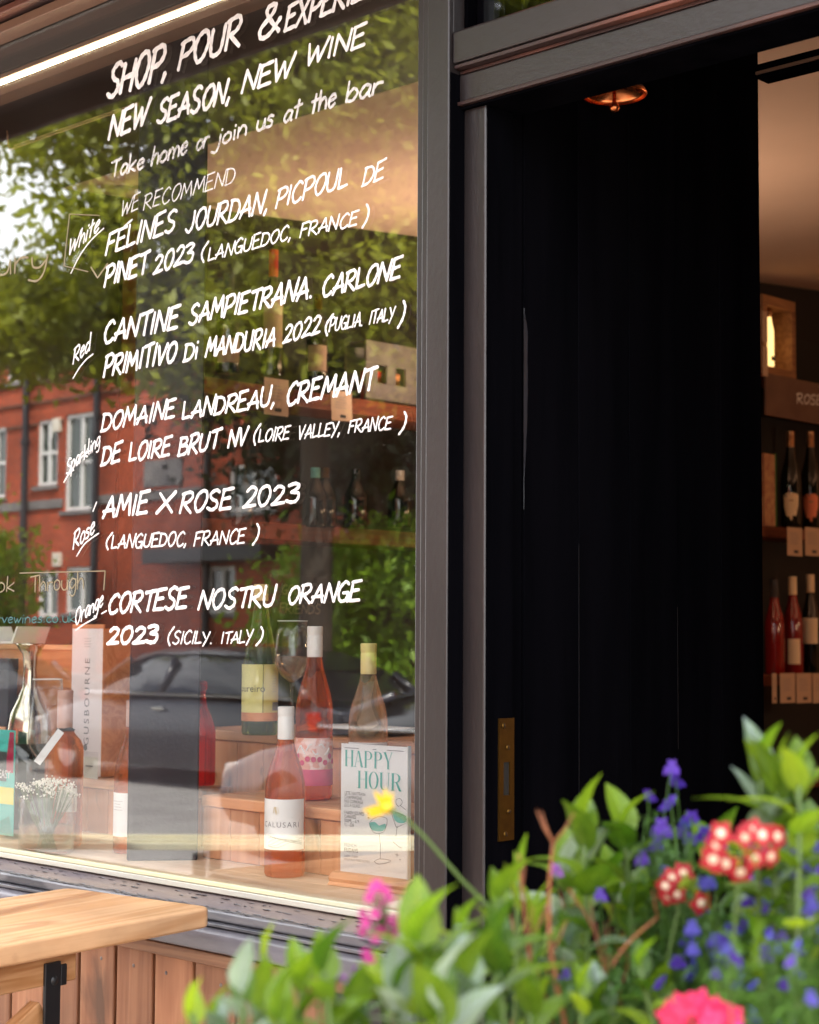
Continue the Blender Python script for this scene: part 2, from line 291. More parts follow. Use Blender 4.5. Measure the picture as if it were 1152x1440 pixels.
M['ceil_dark'] = pbr('dark_ceiling_board', (.030, .020, .018), .6, bump=.3, bscale=30, c2=(.045, .028, .022), cscale=6, stretch=(.1, 1, 1))
M['brownboard'] = pbr('brown_batten', (.16, .085, .055), .55, bump=.3, bscale=50, c2=(.24, .13, .08), cscale=9, stretch=(.1, 1, 1))
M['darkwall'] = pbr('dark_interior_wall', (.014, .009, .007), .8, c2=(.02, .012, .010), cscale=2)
M['floor_in'] = wood('shop_floor', (.10, .05, .03), (.17, .09, .05), 1, .5)
M['chalk'] = pbr('white_marker_paint', (.86, .83, .81), .6, bump=.3, bscale=160)
_n = M['chalk'].node_tree; _p = [q for q in _n.nodes if q.type == 'BSDF_PRINCIPLED'][0]; _o = [q for q in _n.nodes if q.type == 'OUTPUT_MATERIAL'][0]      # thin, streaky pen paint
_t = N(_n, 'TexCoord'); _a = N(_n, 'TexNoise'); _a.inputs['Scale'].default_value = 75; _a.inputs['Detail'].default_value = 6; _n.links.new(_t.outputs['Object'], _a.inputs[0])
_b = N(_n, 'TexNoise'); _b.inputs['Scale'].default_value = 4; _n.links.new(_t.outputs['Object'], _b.inputs[0]); _c = N(_n, 'Math', operation='ADD'); _n.links.new(_a.outputs['Fac'], _c.inputs[0]); _n.links.new(_b.outputs['Fac'], _c.inputs[1])
_m = N(_n, 'MapRange'); _m.inputs['From Min'].default_value = .78; _m.inputs['From Max'].default_value = 1.22; _m.inputs['To Min'].default_value = .0; _m.inputs['To Max'].default_value = .38; _n.links.new(_c.outputs[0], _m.inputs[0])
_x = N(_n, 'BsdfTransparent'); _s = N(_n, 'MixShader'); _n.links.new(_m.outputs[0], _s.inputs[0]); _n.links.new(_p.outputs[0], _s.inputs[1]); _n.links.new(_x.outputs[0], _s.inputs[2]); _n.links.new(_s.outputs[0], _o.inputs[0])
M['chalk_soft'] = M['chalk'].copy(); M['chalk_soft'].name = 'worn_marker_paint'
for _q in M['chalk_soft'].node_tree.nodes:
    if _q.type == 'MAP_RANGE' and _q.inputs['To Max'].default_value == .38 or (_q.type == 'MAP_RANGE' and abs(_q.inputs['To Max'].default_value-.38) < .001): _q.inputs['To Min'].default_value = .32; _q.inputs['To Max'].default_value = .78
M['chalk_thin'] = pbr('thin_marker_paint', (.55, .53, .50), .6)
M['chalk_tan'] = pbr('tan_marker_paint', (.24, .19, .11), .6)
M['chalk_teal'] = pbr('teal_marker_paint', (.04, .13, .12), .6)
M['white'] = pbr('white_card', (.80, .77, .74), .6)
M['cream'] = pbr('cream_cap', (.72, .66, .55), .35)
M['yellowcap'] = pbr('pale_yellow_cap', (.72, .58, .25), .35)
M['pinkcap'] = pbr('dusty_pink_cap', (.50, .30, .24), .35)
M['whitecap'] = pbr('off_white_cap', (.74, .70, .66), .35)
M['ink'] = pbr('black_ink', (.04, .035, .035), .7)
M['greyink'] = pbr('grey_ink', (.22, .2, .2), .7)
M['green_ink'] = pbr('sea_green_ink', (.06, .36, .28), .7)
M['aqua_ink'] = pbr('aqua_fill', (.17, .50, .42), .7)
M['rose'] = liquid('rose_wine', (1.0, .45, .19))
M['rose2'] = liquid('orange_wine', (1.0, .31, .08))
M['blush'] = liquid('pale_blush_wine', (.97, .80, .60))
M['greenglass'] = liquid('green_bottle_glass', (.45, .62, .22))
M['clear'] = liquid('clear_drink', (.96, .90, .72), 1.2)
M['redglass'] = liquid('red_bottle_glass', (.85, .03, .02))
M['thin'] = pane_mat('thin_clear_glass', .05, (.985, .99, .985))
M['darkglass'] = pbr('dark_bottle_glass', (.006, .008, .005), .08, spec=.8)
M['wineglass_dark'] = pbr('deep_rose_bottle', (.22, .01, .008), .1, spec=.8)
M['pane'] = pane_mat('shop_pane', .13, (.985, .992, .985), dirt=.015)
M['acrylic'] = pane_mat('acrylic_sheet', .05, (.98, .98, .98))
M['brick'] = brickmat('red_brick')
M['brickdark'] = brickmat('dark_brick_band', (.12, .05, .035), (.08, .035, .025))
M['upvc'] = pbr('white_upvc', (.75, .74, .72), .4)
M['housepane'] = pbr('house_pane', (.05, .07, .06), .05, spec=1.0)
M['pipe'] = pbr('black_pipe', (.015, .015, .02), .4)
M['slate'] = pbr('slate_roof', (.07, .07, .08), .6, c2=(.12, .11, .12), cscale=8)
M['stone'] = pbr('band_stone', (.14, .13, .13), .7, c2=(.22, .2, .19), cscale=3)
M['asphalt'] = pbr('asphalt', (.19, .18, .175), .85, bump=.5, bscale=90, c2=(.25, .24, .23), cscale=1.5)
M['paving'] = pbr('paving', (.42, .38, .33), .8, c2=(.52, .47, .41), cscale=1.2, bump=.3, bscale=60)
M['kerb'] = pbr('kerb_stone', (.38, .36, .34), .7, c2=(.3, .28, .26), cscale=5)
M['ground'] = pbr('far_ground', (.12, .13, .07), .9, c2=(.18, .17, .12), cscale=.2)
M['bark'] = pbr('tree_bark', (.03, .022, .016), .9, bump=1, bscale=18, c2=(.06, .045, .03), cscale=8, stretch=(1, 1, .2))
M['treeleaf'] = leafmat('plane_leaf', (.018, .036, .004), (.30, .34, .018), .5, .40, cs=1.1)  # pale end of the clump tone stands in for sun patches
M['treedark'] = leafmat('dark_leaf', (.012, .026, .005), (.05, .08, .010), .5, .25, cs=1.1)
M['bushleaf'] = leafmat('lime_leaf', (.16, .30, .012), (.33, .46, .03), .5, .4, cs=2)
M['leafA'] = leafmat('petunia_leaf', (.032, .095, .004), (.125, .225, .009), .36, .42, cs=3, vein=1)
M['leafB'] = leafmat('grey_green_leaf', (.10, .18, .08), (.26, .34, .22), .45, .3, cs=3, vein=1)
M['leafC'] = leafmat('lime_petiole_leaf', (.10, .22, .008), (.24, .36, .015), .38, .45, cs=3, vein=1)
M['leafD'] = leafmat('dark_lobelia_leaf', (.03, .085, .012), (.075, .17, .02), .45, .3, cs=30)
M['stem'] = pbr('green_stem', (.07, .12, .02), .5)
M['drystem'] = pbr('dry_stem', (.30, .10, .035), .7, c2=(.18, .06, .025), cscale=30)
M['soil'] = pbr('potting_soil', (.03, .02, .014), .95, bump=1, bscale=60)
def petal(name, a, b, tr=.35): return leafmat(name, a, b, .6, tr, cs=60)
M['violet'] = petal('violet_petal', (.065, .022, .30), (.12, .045, .42))
M['blueviolet'] = petal('blue_violet_petal', (.055, .045, .33), (.11, .09, .46))
M['red'] = petal('red_petal', (.24, .002, .006), (.36, .004, .012), .12)
M['eye'] = petal('cream_eye', (.62, .47, .32), (.7, .56, .42), .1)
M['magenta'] = petal('magenta_petal', (.50, .035, .24), (.62, .08, .34))
M['lilac'] = petal('lilac_petal', (.26, .07, .40), (.38, .13, .50))
M['pink'] = petal('hot_pink_petal', (.58, .012, .07), (.72, .04, .15))
M['yellow'] = petal('yellow_petal', (.72, .45, .005), (.82, .55, .02))
M['yellowdark'] = petal('yellow_disc', (.62, .38, .01), (.75, .48, .02), .1)
# ------------------------------------------------------------------ lettering: pen strokes
GLY = {
'A': (.52, ["0,0 .30,1 .50,0", "-.02,.30 .50,.36"]), 'B': (.46, ["0,0 .04,1", "s0,.98 .36,.92 .34,.62 .05,.53", "s.05,.53 .46,.42 .38,.04 -.03,0"]),
'C': (.46, ["s.46,.86 .32,1.02 .10,.78 .02,.38 .14,0 .34,.02 .46,.16"]), 'D': (.48, ["0,0 .04,1", "s-.02,.98 .34,.90 .48,.5 .32,.08 -.04,0"]),
'E': (.44, ["0,0 .05,1", ".02,.98 .44,1.04", ".02,.52 .36,.57", "-.02,0 .44,.03"]), 'F': (.42, ["0,0 .05,1", ".02,.97 .46,1.04", ".02,.52 .34,.57"]),
'G': (.50, ["s.46,.88 .30,1.02 .08,.74 .02,.36 .14,0 .38,.04 .46,.38", ".24,.42 .50,.43 .47,-.06"]), 'H': (.48, ["0,0 .04,1", ".42,-.02 .48,1.02", "0,.48 .46,.54"]),
'I': (.14, [".05,0 .10,1"]), 'J': (.42, ["s.34,1.02 .36,.6 .32,.16 .16,-.04 .0,.14"]), 'K': (.46, ["0,0 .04,1", ".46,.98 .03,.46 .46,0"]),
'L': (.38, ["0,1 0,0 .40,.07"]), 'M': (.62, ["0,0 .10,1 .30,.30 .52,1.02 .60,0"]), 'N': (.52, ["0,0 .07,1 .44,.02 .54,1.04"]),
'O': (.50, ["s.28,1.0 .10,.84 .02,.4 .16,0 .36,.1 .50,.56 .42,.94 .26,1.0"]), 'P': (.44, ["0,-.02 .06,1", "s-.02,.95 .34,1.03 .46,.76 .32,.5 .04,.42"]),
'R': (.48, ["0,0 .06,1", "s-.02,.95 .34,1.02 .44,.76 .28,.52 .04,.46", ".10,.46 .48,-.04"]), 'S': (.44, ["s.44,.90 .28,1.02 .08,.84 .14,.58 .36,.40 .38,.14 .20,-.02 0,.10"]),
'T': (.44, [".24,0 .27,1", "0,.95 .52,1.04"]), 'U': (.48, ["s.02,1 .0,.5 .06,.08 .24,0 .40,.2 .46,1.02"]), 'V': (.46, ["0,1 .18,0 .48,1.03"]),
'W': (.68, ["0,1 .12,0 .34,.75 .44,.02 .72,1.03"]), 'X': (.44, ["0,1 .42,-.04", ".46,1.02 -.04,-.02"]), 'Y': (.46, ["0,1 .20,.48", ".48,1.04 .30,.4 .08,-.22"]),
'Z': (.44, ["0,.98 .44,1.02 0,0 .46,.03"]),
'0': (.46, ["s.26,1.0 .08,.84 .02,.4 .14,0 .34,.08 .46,.56 .38,.94 .24,1.0"]), '2': (.46, ["s.04,.82 .20,1.02 .40,.86 .32,.5 .02,.02", "0,.02 .48,.07"]),
'3': (.44, ["s.02,.94 .26,1.02 .42,.84 .16,.55", "s.14,.55 .42,.44 .38,.06 .18,-.02 -.02,.10"]), '1': (.16, [".02,.85 .12,1 .08,0"]), '&': (.62, ["s.62,.02 .22,.70 .22,.98 .42,.98 .36,.70 .06,.34 .10,.02 .34,.04 .62,.46"]),
',': (.12, [".08,.12 .0,-.16"]), '.': (.12, [".03,.02 .06,.05"]), '(': (.18, ["s.20,1.12 .03,.7 .0,.3 .10,-.10"]), ')': (.18, ["s.06,1.14 .18,.8 .16,.3 .0,-.12"]),
'a': (.36, ["s.34,.58 .14,.66 .0,.28 .12,0 .30,.28 .34,.58 .32,.12 .38,.0"]), 'b': (.36, ["0,1.05 0,0", "s0,.30 .20,.62 .36,.36 .22,.0 0,.06"]), 'c': (.30, ["s.30,.54 .14,.62 .0,.28 .12,0 .30,.10"]),
'd': (.36, ["s.32,.5 .14,.62 .0,.28 .12,0 .32,.22", ".34,1.15 .34,0"]), 'e': (.32, ["s.02,.30 .30,.42 .22,.64 .04,.48 .02,.16 .14,-.02 .32,.12"]), 'g': (.36, ["s.34,.55 .14,.64 .0,.30 .14,.04 .32,.30", "s.34,.60 .34,-.1 .22,-.42 .02,-.34"]),
'h': (.36, ["0,1.05 0,0", "s0,.30 .18,.62 .32,.44 .34,0"]), 'i': (.10, [".04,.6 .04,0", ".05,.86 .07,.9"]), 'j': (.20, ["s.16,.62 .16,.0 .06,-.36 -.14,-.26", ".18,.88 .2,.92"]), 'k': (.34, ["0,1.1 0,0", ".32,.62 .02,.26 .34,0"]),
'l': (.12, ["s.02,1.15 .0,.3 .08,0"]), 'm': (.56, ["0,.6 0,0", "s0,.30 .14,.62 .26,.42 .27,0", "s.27,.30 .40,.62 .54,.42 .55,0"]), 'n': (.36, ["0,.6 0,0", "s0,.30 .16,.62 .32,.44 .34,0"]),
'o': (.36, ["s.20,.62 .04,.46 .02,.14 .16,0 .34,.18 .32,.5 .18,.62"]), 'p': (.34, ["0,.62 -.04,-.42", "s0,.42 .20,.64 .34,.36 .20,.02 0,.08"]), 'r': (.28, ["0,.6 0,0", "s0,.32 .12,.58 .30,.56"]),
's': (.28, ["s.28,.54 .12,.62 .04,.44 .24,.26 .20,.02 0,.04"]), 't': (.30, [".15,1 .12,0", "-.02,.64 .32,.70"]), 'u': (.36, ["s.0,.6 .0,.2 .12,0 .28,.1 .34,.6", ".34,.6 .36,0"]),
'v': (.32, ["0,.6 .14,0 .34,.64"]), 'w': (.48, ["0,.6 .12,0 .24,.48 .32,.0 .50,.64"]), 'y': (.36, ["s.0,.6 .04,.2 .2,.14 .32,.4", "s.36,.62 .30,-.1 .16,-.44 -.04,-.36"]), '_': (.5, ["0,0 .5,0"]), 'q': (.1, []),
}
def smooth_path(P, k=6):
    if len(P) < 3: return P
    Q = [P[0]]+P+[P[-1]]; out = []
    for i in range(1, len(Q)-2):
        a, b, c, d = (np.array(Q[i+j], float) for j in (-1, 0, 1, 2))
        for s in range(k):
            t = s/k; out.append(tuple(.5*((2*b)+(c-a)*t+(2*a-5*b+4*c-d)*t*t+(3*b-a-3*c+d)*t**3)))
    out.append(tuple(Q[-2])); return out
def parse(ch, acc=False):
    w_, st = GLY.get(ch, (.3, [])); out = []
    for s in st:
        sm = s[0] == 's'; P = [tuple(float(a) for a in q.split(',')) for q in s.lstrip('s').split()]
        if sm: out.append(smooth_path(P))
        else:      # corners become separate pen moves
            for i in range(len(P)-1): out.append([P[i], P[i+1]])
    return w_, out
def sweep(mb, P, hw, th, org, ex, ez, nrm):      # flattened bead of paint along P (in metres, plane org/ex/ez)
    P = [np.array(p, float) for p in P]
    if len(P) == 2: P = [P[0]+(P[1]-P[0])*t for t in (0, .33, .66, 1)]
    d0 = P[1]-P[0]; d0 = d0/(np.linalg.norm(d0)+1e-9); d1 = P[-1]-P[-2]; d1 = d1/(np.linalg.norm(d1)+1e-9)
    P = [P[0]-d0*hw*.7]+[P[0]-d0*hw*.25]+P+[P[-1]+d1*hw*.25, P[-1]+d1*hw*.7]
    n = len(P); vs = []; K = 5
    for i, q in enumerate(P):
        t = P[min(i+1, n-1)]-P[max(i-1, 0)]; t = t/(np.linalg.norm(t)+1e-9); s = np.array([-t[1], t[0]])
        e = min(i, n-1-i); r = hw*(.35 if e == 0 else .85 if e == 1 else 1.0)*(1+.16*math.sin(i*1.7+q[0]*90))
        for k in range(K):
            a = PI*k/(K-1); c = q+s*(r*math.cos(a)); hgt = th*math.sin(a)
            vs.append(org+ex*c[0]+ez*c[1]+nrm*hgt)
    fs = [(i*K+k, i*K+k+1, (i+1)*K+k+1, (i+1)*K+k) for i in range(n-1) for k in range(K-1)]
    fs += [(i*K+K-1, i*K, (i+1)*K, (i+1)*K+K-1) for i in range(n-1)]+[tuple(range(K))[::-1], tuple(range((n-1)*K, n*K))]
    mb.add(vs, fs)
def handword(mb, text, A, B, H, pen=.085, slant=.22, nrm=Vector((0, -1, 0)), up=Vector((0, 0, 1)), gap=.10, jit=.035, th=.0007):
    # text from A to B (world points of the baseline) with capitals H metres tall
    A = Vector(A); B = Vector(B); ex = (B-A); Lw = ex.length; ex.normalize(); H = H*.73; exh = Vector((ex.x, ex.y, 0)).normalized()
    if len(text) > 1: Lw = max(Lw*.6, Lw-slant*H*1.15)
    pen = pen*1.85
    ws = [GLY.get(c, (.3, []))[0]+gap for c in text]; tot = sum(ws)-gap; sx = Lw/tot
    x = 0
    for c, wd in zip(text, ws):
        _, st = parse(c); jr = random.uniform(-jit, jit); js = 1+random.uniform(-.07, .07); jy = random.uniform(-.03, .03)
        for S in st:
            off = random.uniform(0, .00025)
            P = []
            for (a, b) in S:
                b2 = b*js+jy; a2 = a+jr*b
                hz = b2*slant*H; P.append(((x+a2)*sx+hz, b2*H-hz*ex.z))
            sweep(mb, P, pen*H*.5, th+off, A+nrm*off, ex, up, nrm)
        x += wd
def fonttext(name, s, size, mat, parent, loc, rot, align='CENTER', bend=None, spacing=1.0, xs=1.0, thin=0):
    cu = bpy.data.curves.new(name, 'FONT'); cu.body = s; cu.size = size; cu.align_x = align; cu.space_character = spacing; cu.resolution_u = 3; cu.offset = thin
    o = bpy.data.objects.new('tmp', cu); COL.objects.link(o); dg = bpy.context.evaluated_depsgraph_get(); dg.update()
    me = bpy.data.meshes.new_from_object(o.evaluated_get(dg)); COL.objects.unlink(o); bpy.data.objects.remove(o)
    for v in me.vertices:
        x, y = v.co.x*xs, v.co.y
        if bend: a = x/bend; v.co = (bend*math.sin(a), -bend*math.cos(a), y)
        else: v.co = (x, y, 0)
    me.materials.clear(); me.materials.append(mat)
    return link(name, me, None, parent, loc, rot)
# ------------------------------------------------------------------ ground, road
def sheet(name, x0, x1, y0, y1, z, mat):
    o = MB().add([(x0, y0, z), (x1, y0, z), (x1, y1, z), (x0, y1, z)], [(0, 1, 2, 3)]).build(name, M[mat]); return tag(o, kind='structure')
sheet('ground', -400, 400, -400, 400, -.20, 'ground')
tag(MB().box(-60, 40, -7.9, -4.75, -.19, -.15).build('road', M['asphalt']), kind='structure')
tag(MB().box(-60, 40, -11.2, -7.9, -.19, -.153).build('parking_lane', M['asphalt']), kind='structure')
tag(MB().box(-60, 40, -4.6, -.10, -.18, 0).build('pavement', M['paving']), kind='structure')
tag(MB().box(-60, 40, -4.75, -4.602, -.18, -.002).build('near_kerb', M['kerb'], bevel=.02), kind='structure')
tag(MB().box(-60, 40, -13.4, -11.35, -.18, 0).build('far_pavement', M['paving']), kind='structure')
tag(MB().box(-60, 40, -11.348, -11.2, -.18, -.002).build('far_kerb', M['kerb'], bevel=.02), kind='structure')
# ------------------------------------------------------------------ shop shell
def wall(name, x0, x1, y0, y1, z0, z1, mat): return tag(bx(name, M[mat], None, x0, x1, y0, y1, z0, z1, 0), kind='structure')
GX0 = -2.25
wall('shop_floor', -2.45, 1.6, .02, 6.2, -.1, .15, 'floor_in')
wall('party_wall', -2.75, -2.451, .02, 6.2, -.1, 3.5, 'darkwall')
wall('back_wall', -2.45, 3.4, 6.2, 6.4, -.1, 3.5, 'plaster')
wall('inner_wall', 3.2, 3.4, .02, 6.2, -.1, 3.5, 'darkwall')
wall('shop_floor', 1.6, 3.2, .02, 6.2, -.1, .149, 'floor_in')
def yz_slab(name, x0, x1, P, mat):
    return tag(MB().prism(P, 0, x0, x1).build(name, M[mat]), kind='structure')
yz_slab('shop_ceiling', -2.45, 3.2, [(1.0, 2.81), (6.2, 3.23), (6.2, 3.4), (1.0, 3.4)], 'plaster')
yz_slab('bay_ceiling', .10, 3.2, [(.30, 2.815), (.998, 2.811), (.998, 3.4), (.30, 3.4)], 'plaster')
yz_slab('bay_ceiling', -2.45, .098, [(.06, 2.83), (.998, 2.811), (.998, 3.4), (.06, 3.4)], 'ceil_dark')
wall('upper_facade', -6.0, 6.0, .0, .4, 3.42, 7.2, 'brick')
wall('side_facade', -6.0, -2.76, .0, .4, -.1, 3.42, 'brick')
wall('side_facade', 3.42, 6.0, .0, .4, -.1, 3.42, 'brick')
wall('shop_roof', -6.0, 6.0, .4, 7, 7.0, 7.2, 'slate')

# ------------------------------------------------------------------ shop window
W = thing('shop_window', 'large dark-framed shop window covered in white handwriting', 'shop window', (0, 0, 0))
pane = MB().box(GX0, .06, 0, .006, 1.0, 2.712).build('glass_pane', M['pane'], W)
# head mouldings above the glass (outer)
def hbar(name, mat, parent, y0, y1, z0, z1, x0=GX0-.1, x1=.02, bevel=.003): return bx(name, M[mat], parent, x0, x1, y0, y1, z0, z1, bevel)
hbar('head_rail', 'brownboard', W, -.045, .0, 2.714, 2.735)
hbar('head_moulding', 'paint_red', W, -.075, -.012, 2.737, 2.752)
hbar('head_moulding', 'paint_red', W, -.10, -.02, 2.754, 2.80)
hbar('fascia_board', 'paint_h', W, -.14, -.03, 2.802, 3.41, x1=3.4)
hbar('inner_head', 'ceil_dark', W, .012, .055, 2.66, 2.82)
# sill
hbar('glazing_bead', 'bead', W, -.012, -.001, .999, 1.007, bevel=.0015)
hbar('glazing_bead', 'bead3', W, -.016, -.001, .988, .9985, bevel=.002)
o = MB().prism([(-.001, .93), (-.001, .987), (-.018, .983), (-.052, .968), (-.052, .93)], 0, GX0-.1, .018).build('sill_slope', M['bead2'], W, bevel=.002)
hbar('sill_ridge', 'sillpaint', W, -.068, -.046, .952, .971, x1=.012, bevel=.007)
hbar('sill_fillet', 'sillpaint', W, -.078, -.05, .945, .9515, x1=.012, bevel=.002)
o = MB().prism([(-.0, .90), (-.0, .944), (-.07, .9445), (-.088, .938), (-.092, .925), (-.088, .905), (-.06, .90)], 0, GX0-.1, .014).build('sill_nosing', M['sill_low'], W, bevel=.004)
# flakes of old paint along the ridge
fl = MB()
for i in range(240):
    x = random.uniform(-1.4, -.02); y = random.choice([-.049, -.056, -.062, -.03, -.02]); z = .9715 if y < -.045 else .983-(abs(y)-.018)*.44+.0005
    a = random.uniform(.002, .012); b = random.uniform(.001, .004); h = random.uniform(.0004, .0018)
    q = [(x-a, y, z), (x-a*.2, y-b, z+h), (x+a, y-b*.3, z), (x+a*.3, y+b, z+h)]
    fl.add(q, [(0, 1, 2, 3)])
tag(fl.build('paint_flakes', M['sillpaint'], W), kind='stuff')

# cladding under the window
K = thing('timber_cladding', 'vertical cedar boards with black gaps under the shop window sill', 'cladding', (-1.2, -.03, 0))
bx('top_rail', M['cladrail'], K, -1.15, 1.13, -.034, .02, .874, .897, .003)
bx('backing_board', M['slot'], K, -1.15, 1.13, .012, .03, .0, .872, 0)
gx = onY(173, 1370, -.03).x+1.2; sp = .1135
k = -9
while True:
    x0 = gx+k*sp
    if x0 > 1.06: break
    if x0 > -1.16:
        bo = bx('board', M['clad'], K, x0+.0045, x0+sp-.0045, -.018, .008, .0, .872, .003)
        for zz_ in (.405, -.405): MB().lathe([(0, .0012), (.0032, .001), (.0038, 0)], 8, cap0=False, cap1=False).build('screw', M['bead2'], bo, smooth=True, loc=(random.uniform(-.02, .02), -.013, zz_), rot=(PI/2, 0, 0))
    k += 1
bx('plinth', M['paint_h'], K, 1.06+.01, 1.2-.02, -.02, .0, .0, .872, .002)

# ------------------------------------------------------------------ door surround
Dr = thing('door_surround', 'dark painted timber door surround with lintel and transom', 'door frame', (.05, 0, 0))
def vb(name, mat, x0, x1, y0, y1, z0, z1, bevel=.003): return bx(name, M[mat], Dr, x0-.05, x1-.05, y0, y1, z0, z1, bevel)
xa = onY(584, 700, -.03).x; xb = onY(590, 700, -.04).x; xc = onY(600, 700, -.05).x; xd = onY(629, 700, -.055).x
vb('post_bead', 'paint', xa, xb, -.030, .012, .0, 2.80)
vb('post_bead', 'paint', xb+.001, xc-.002, -.040, .010, .0, 2.80, .003)
vb('post', 'paint', xc+.001, xd, -.055, .02, .0, 2.80, .003)
vb('post_recess', 'black', xd+.0005, .112, .004, .05, .0, 2.345, .001)
xj = onY(650, 700, -.02).x; xk = onY(682, 700, -.02).x
vb('jamb', 'paint', xj, xk, -.020, .045, .0, 2.288, .004)
# rails over the door (run on to the right, out of the picture)
XR = 1.12
vb('lintel', 'paint_h', xj-.004, XR, -.030, .06, 2.2895, 2.334, .003)
vb('post_return', 'black', xd+.0003, xd+.0013, -.052, .004, .0, 2.334, 0)  # black liner added on the post's side to darken the gap
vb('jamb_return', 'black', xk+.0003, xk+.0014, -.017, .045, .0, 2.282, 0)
vb('lintel_soffit', 'black', xj-.004, XR, -.0285, .06, 2.2785, 2.2824, 0)  # black board added so the lintel's underside does not look lit
vb('lintel_bead', 'paint_red', xj-.004, XR, -.036, .0, 2.283, 2.2890, .0012)
vb('rail_moulding', 'paint_red', xd+.001, XR, -.030, .05, 2.335, 2.340, .001)
vb('rail_moulding', 'paint_red', xd+.001, XR, -.044, .05, 2.3405, 2.347, .0022)
vb('transom_rail', 'paint_h', xd+.001, XR, -.048, .06, 2.348, 2.399, .003)
vb('transom_moulding', 'paint_red', .126, XR, -.036, .05, 2.3995, 2.405, .002)
vb('transom_stile', 'paint', xd+.001, .118, -.045, .05, 2.400, 2.80, .003)
vb('transom_stop', 'black', .1185, .128, -.02, .05, 2.4055, 2.80, .001)
tp = bx('transom_pane', M['thin'], Dr, .128-.05, XR-.05, .0, .006, 2.4055, 2.80, 0)
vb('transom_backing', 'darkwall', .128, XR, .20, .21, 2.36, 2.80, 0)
vb('post', 'paint', XR+.001, XR+.12, -.05, .1, .0, 2.80, .003)
wall('right_pier', XR+.122, 3.42, .0, .3, -.1, 3.0, 'darkwall')
wall('doorstep', .15, XR, -.12, .018, -.05, .15, 'kerb')

# ------------------------------------------------------------------ black boarded lining / open door
O = thing('open_door', 'black boarded door leaf standing open inward behind the door jamb', 'door', (.15, .09, .15))
xp = .150
bx('door_edge', M['black'], O, -.02, .0, -.045, .0, .0, 2.60, .002)
bx('rebate', M['black'], O, -.022, -.007, -.088, -.047, .0, 2.60, .002)
n = 5; y0 = .003; bw = (.705)/n
for i in range(n):
    bx('board', M['black'], O, -.018, .0015+.0007*(i % 3), y0+i*bw+.0005, y0+(i+1)*bw-.0007, .0, 2.60, .0014)
bx('door_core', M['black'], O, -.05, -.0185, .0, .712, .0, 2.60, .001)
# rubbed paint on the door edge
q = onX(722, 430, .152); q2 = onX(722, 715, .152)
mb = MB(); nn = 26; rng = random.Random(4); zz = [q2.z-.15+(q.z-q2.z)*i/nn for i in range(nn+1)]
ww = [.0012+.0075*max(0, min(1, (i-4)/8))*(1 if i < nn-2 else (nn-i)/3)+rng.uniform(-.0007, .0007) for i in range(nn+1)]
mb.add([(.0022, .001, z) for z in zz]+[(.0030, .001+w_, z) for z, w_ in zip(zz, ww)], [(i, i+1, nn+2+i, nn+1+i) for i in range(nn)])
mb.build('worn_edge', M['scuff'], O)
for i in (1, 3): bx('seam_edge', M['seam'], O, .0016, .0034, y0+i*bw-.0012, y0+i*bw-.0006, .5+.2*i, 1.5-.05*i, 0)
# brass keep on the edge: face x = +.0
P = thing('strike_plate', 'long old brass strike plate with slot and screws in the black door edge', 'strike plate', (xk+.0016, onX(711, 1100, xk+.002).y, onX(711, 1182, xk+.002).z))
ph = onX(711, 1010, xk+.002).z-P.location.z; pw = .5*abs(onX(721, 1100, xk+.002).y-onX(700, 1100, xk+.002).y)
mb = MB(); sz0, sz1 = ph*.37, ph*.64; sw = pw*.42
mb.box(0, .003, -pw, pw, 0, sz0).box(0, .003, -pw, pw, sz1, ph).box(0, .003, -pw, -sw, sz0, sz1).box(0, .003, sw, pw, sz0, sz1)
mb.build('plate', M['brass'], P)
mb = MB().box(-.001, .0008, -sw, sw, sz0, sz1).build('slot', M['slot'], P)
for (fy, fz) in ((-.45, .94), (.1, .76), (.25, .235), (-.2, .055)):
    s = MB().lathe([(.0, .0), (.0044, .0), (.0044, .0012), (.0028, .0022), (0, .0024)], 14, cap0=False, cap1=False).build('screw', M['brass'], P, smooth=True, loc=(.003, pw*fy, ph*fz), rot=(0, PI/2, 0))
    MB().box(-.0035, .0035, -.0006, .0006, .0, .0027).build('screw_slot', M['slot'], s, rot=(0, 0, random.uniform(0, 3)))
# bell
b0 = dep(864, 104, 2.62)
B = thing('door_bell', 'small copper bell hanging under the door lintel', 'bell', (b0.x, .09, onY(864, 124, .09).z), 0); B.location.x = onY(864, 124, .09).x; B.location.z -= .012
MB().lathe([(.049, .0), (.051, .002), (.048, .009), (.038, .018), (.022, .026), (.010, .031), (.004, .033), (.003, .06)], 40, cap0=False).build('bell_cup', M['copper'], B, smooth=True)
MB().lathe([(.001, -.026), (.0065, -.024), (.0085, -.019), (.006, -.013), (.0032, -.010), (.0028, .028)], 20).build('clapper', M['copper'], B, smooth=True)
MB().box(-.015, .015, -.015, .015, .06, .135).build('bracket', M['black'], B, bevel=.002)
# white strip standing in for a highlight under the lintel
c0 = onY(757, 145, .07)
bx('highlight_strip', M['whitecap'], Dr, c0.x-.022-.05, c0.x+.022-.05, .066, .078, c0.z-.0016, c0.z+.0016, .0005)
# inner rail seen beyond the door leaf
r0 = onY(1068, 95, .8); r1 = onY(1068, 78, .8)
R_ = thing('inner_door_rail', 'dark timber rail across the inner end of the entrance', 'rail', (.8, .8, r0.z-.022))
bx('rail', M['black'], R_, -.64, .3, -.02, .02, -.008, .022, .002)
bx('rail_bead', M['brownboard'], R_, -.64, .3, -.026, -.0205, .0, .006, .001)

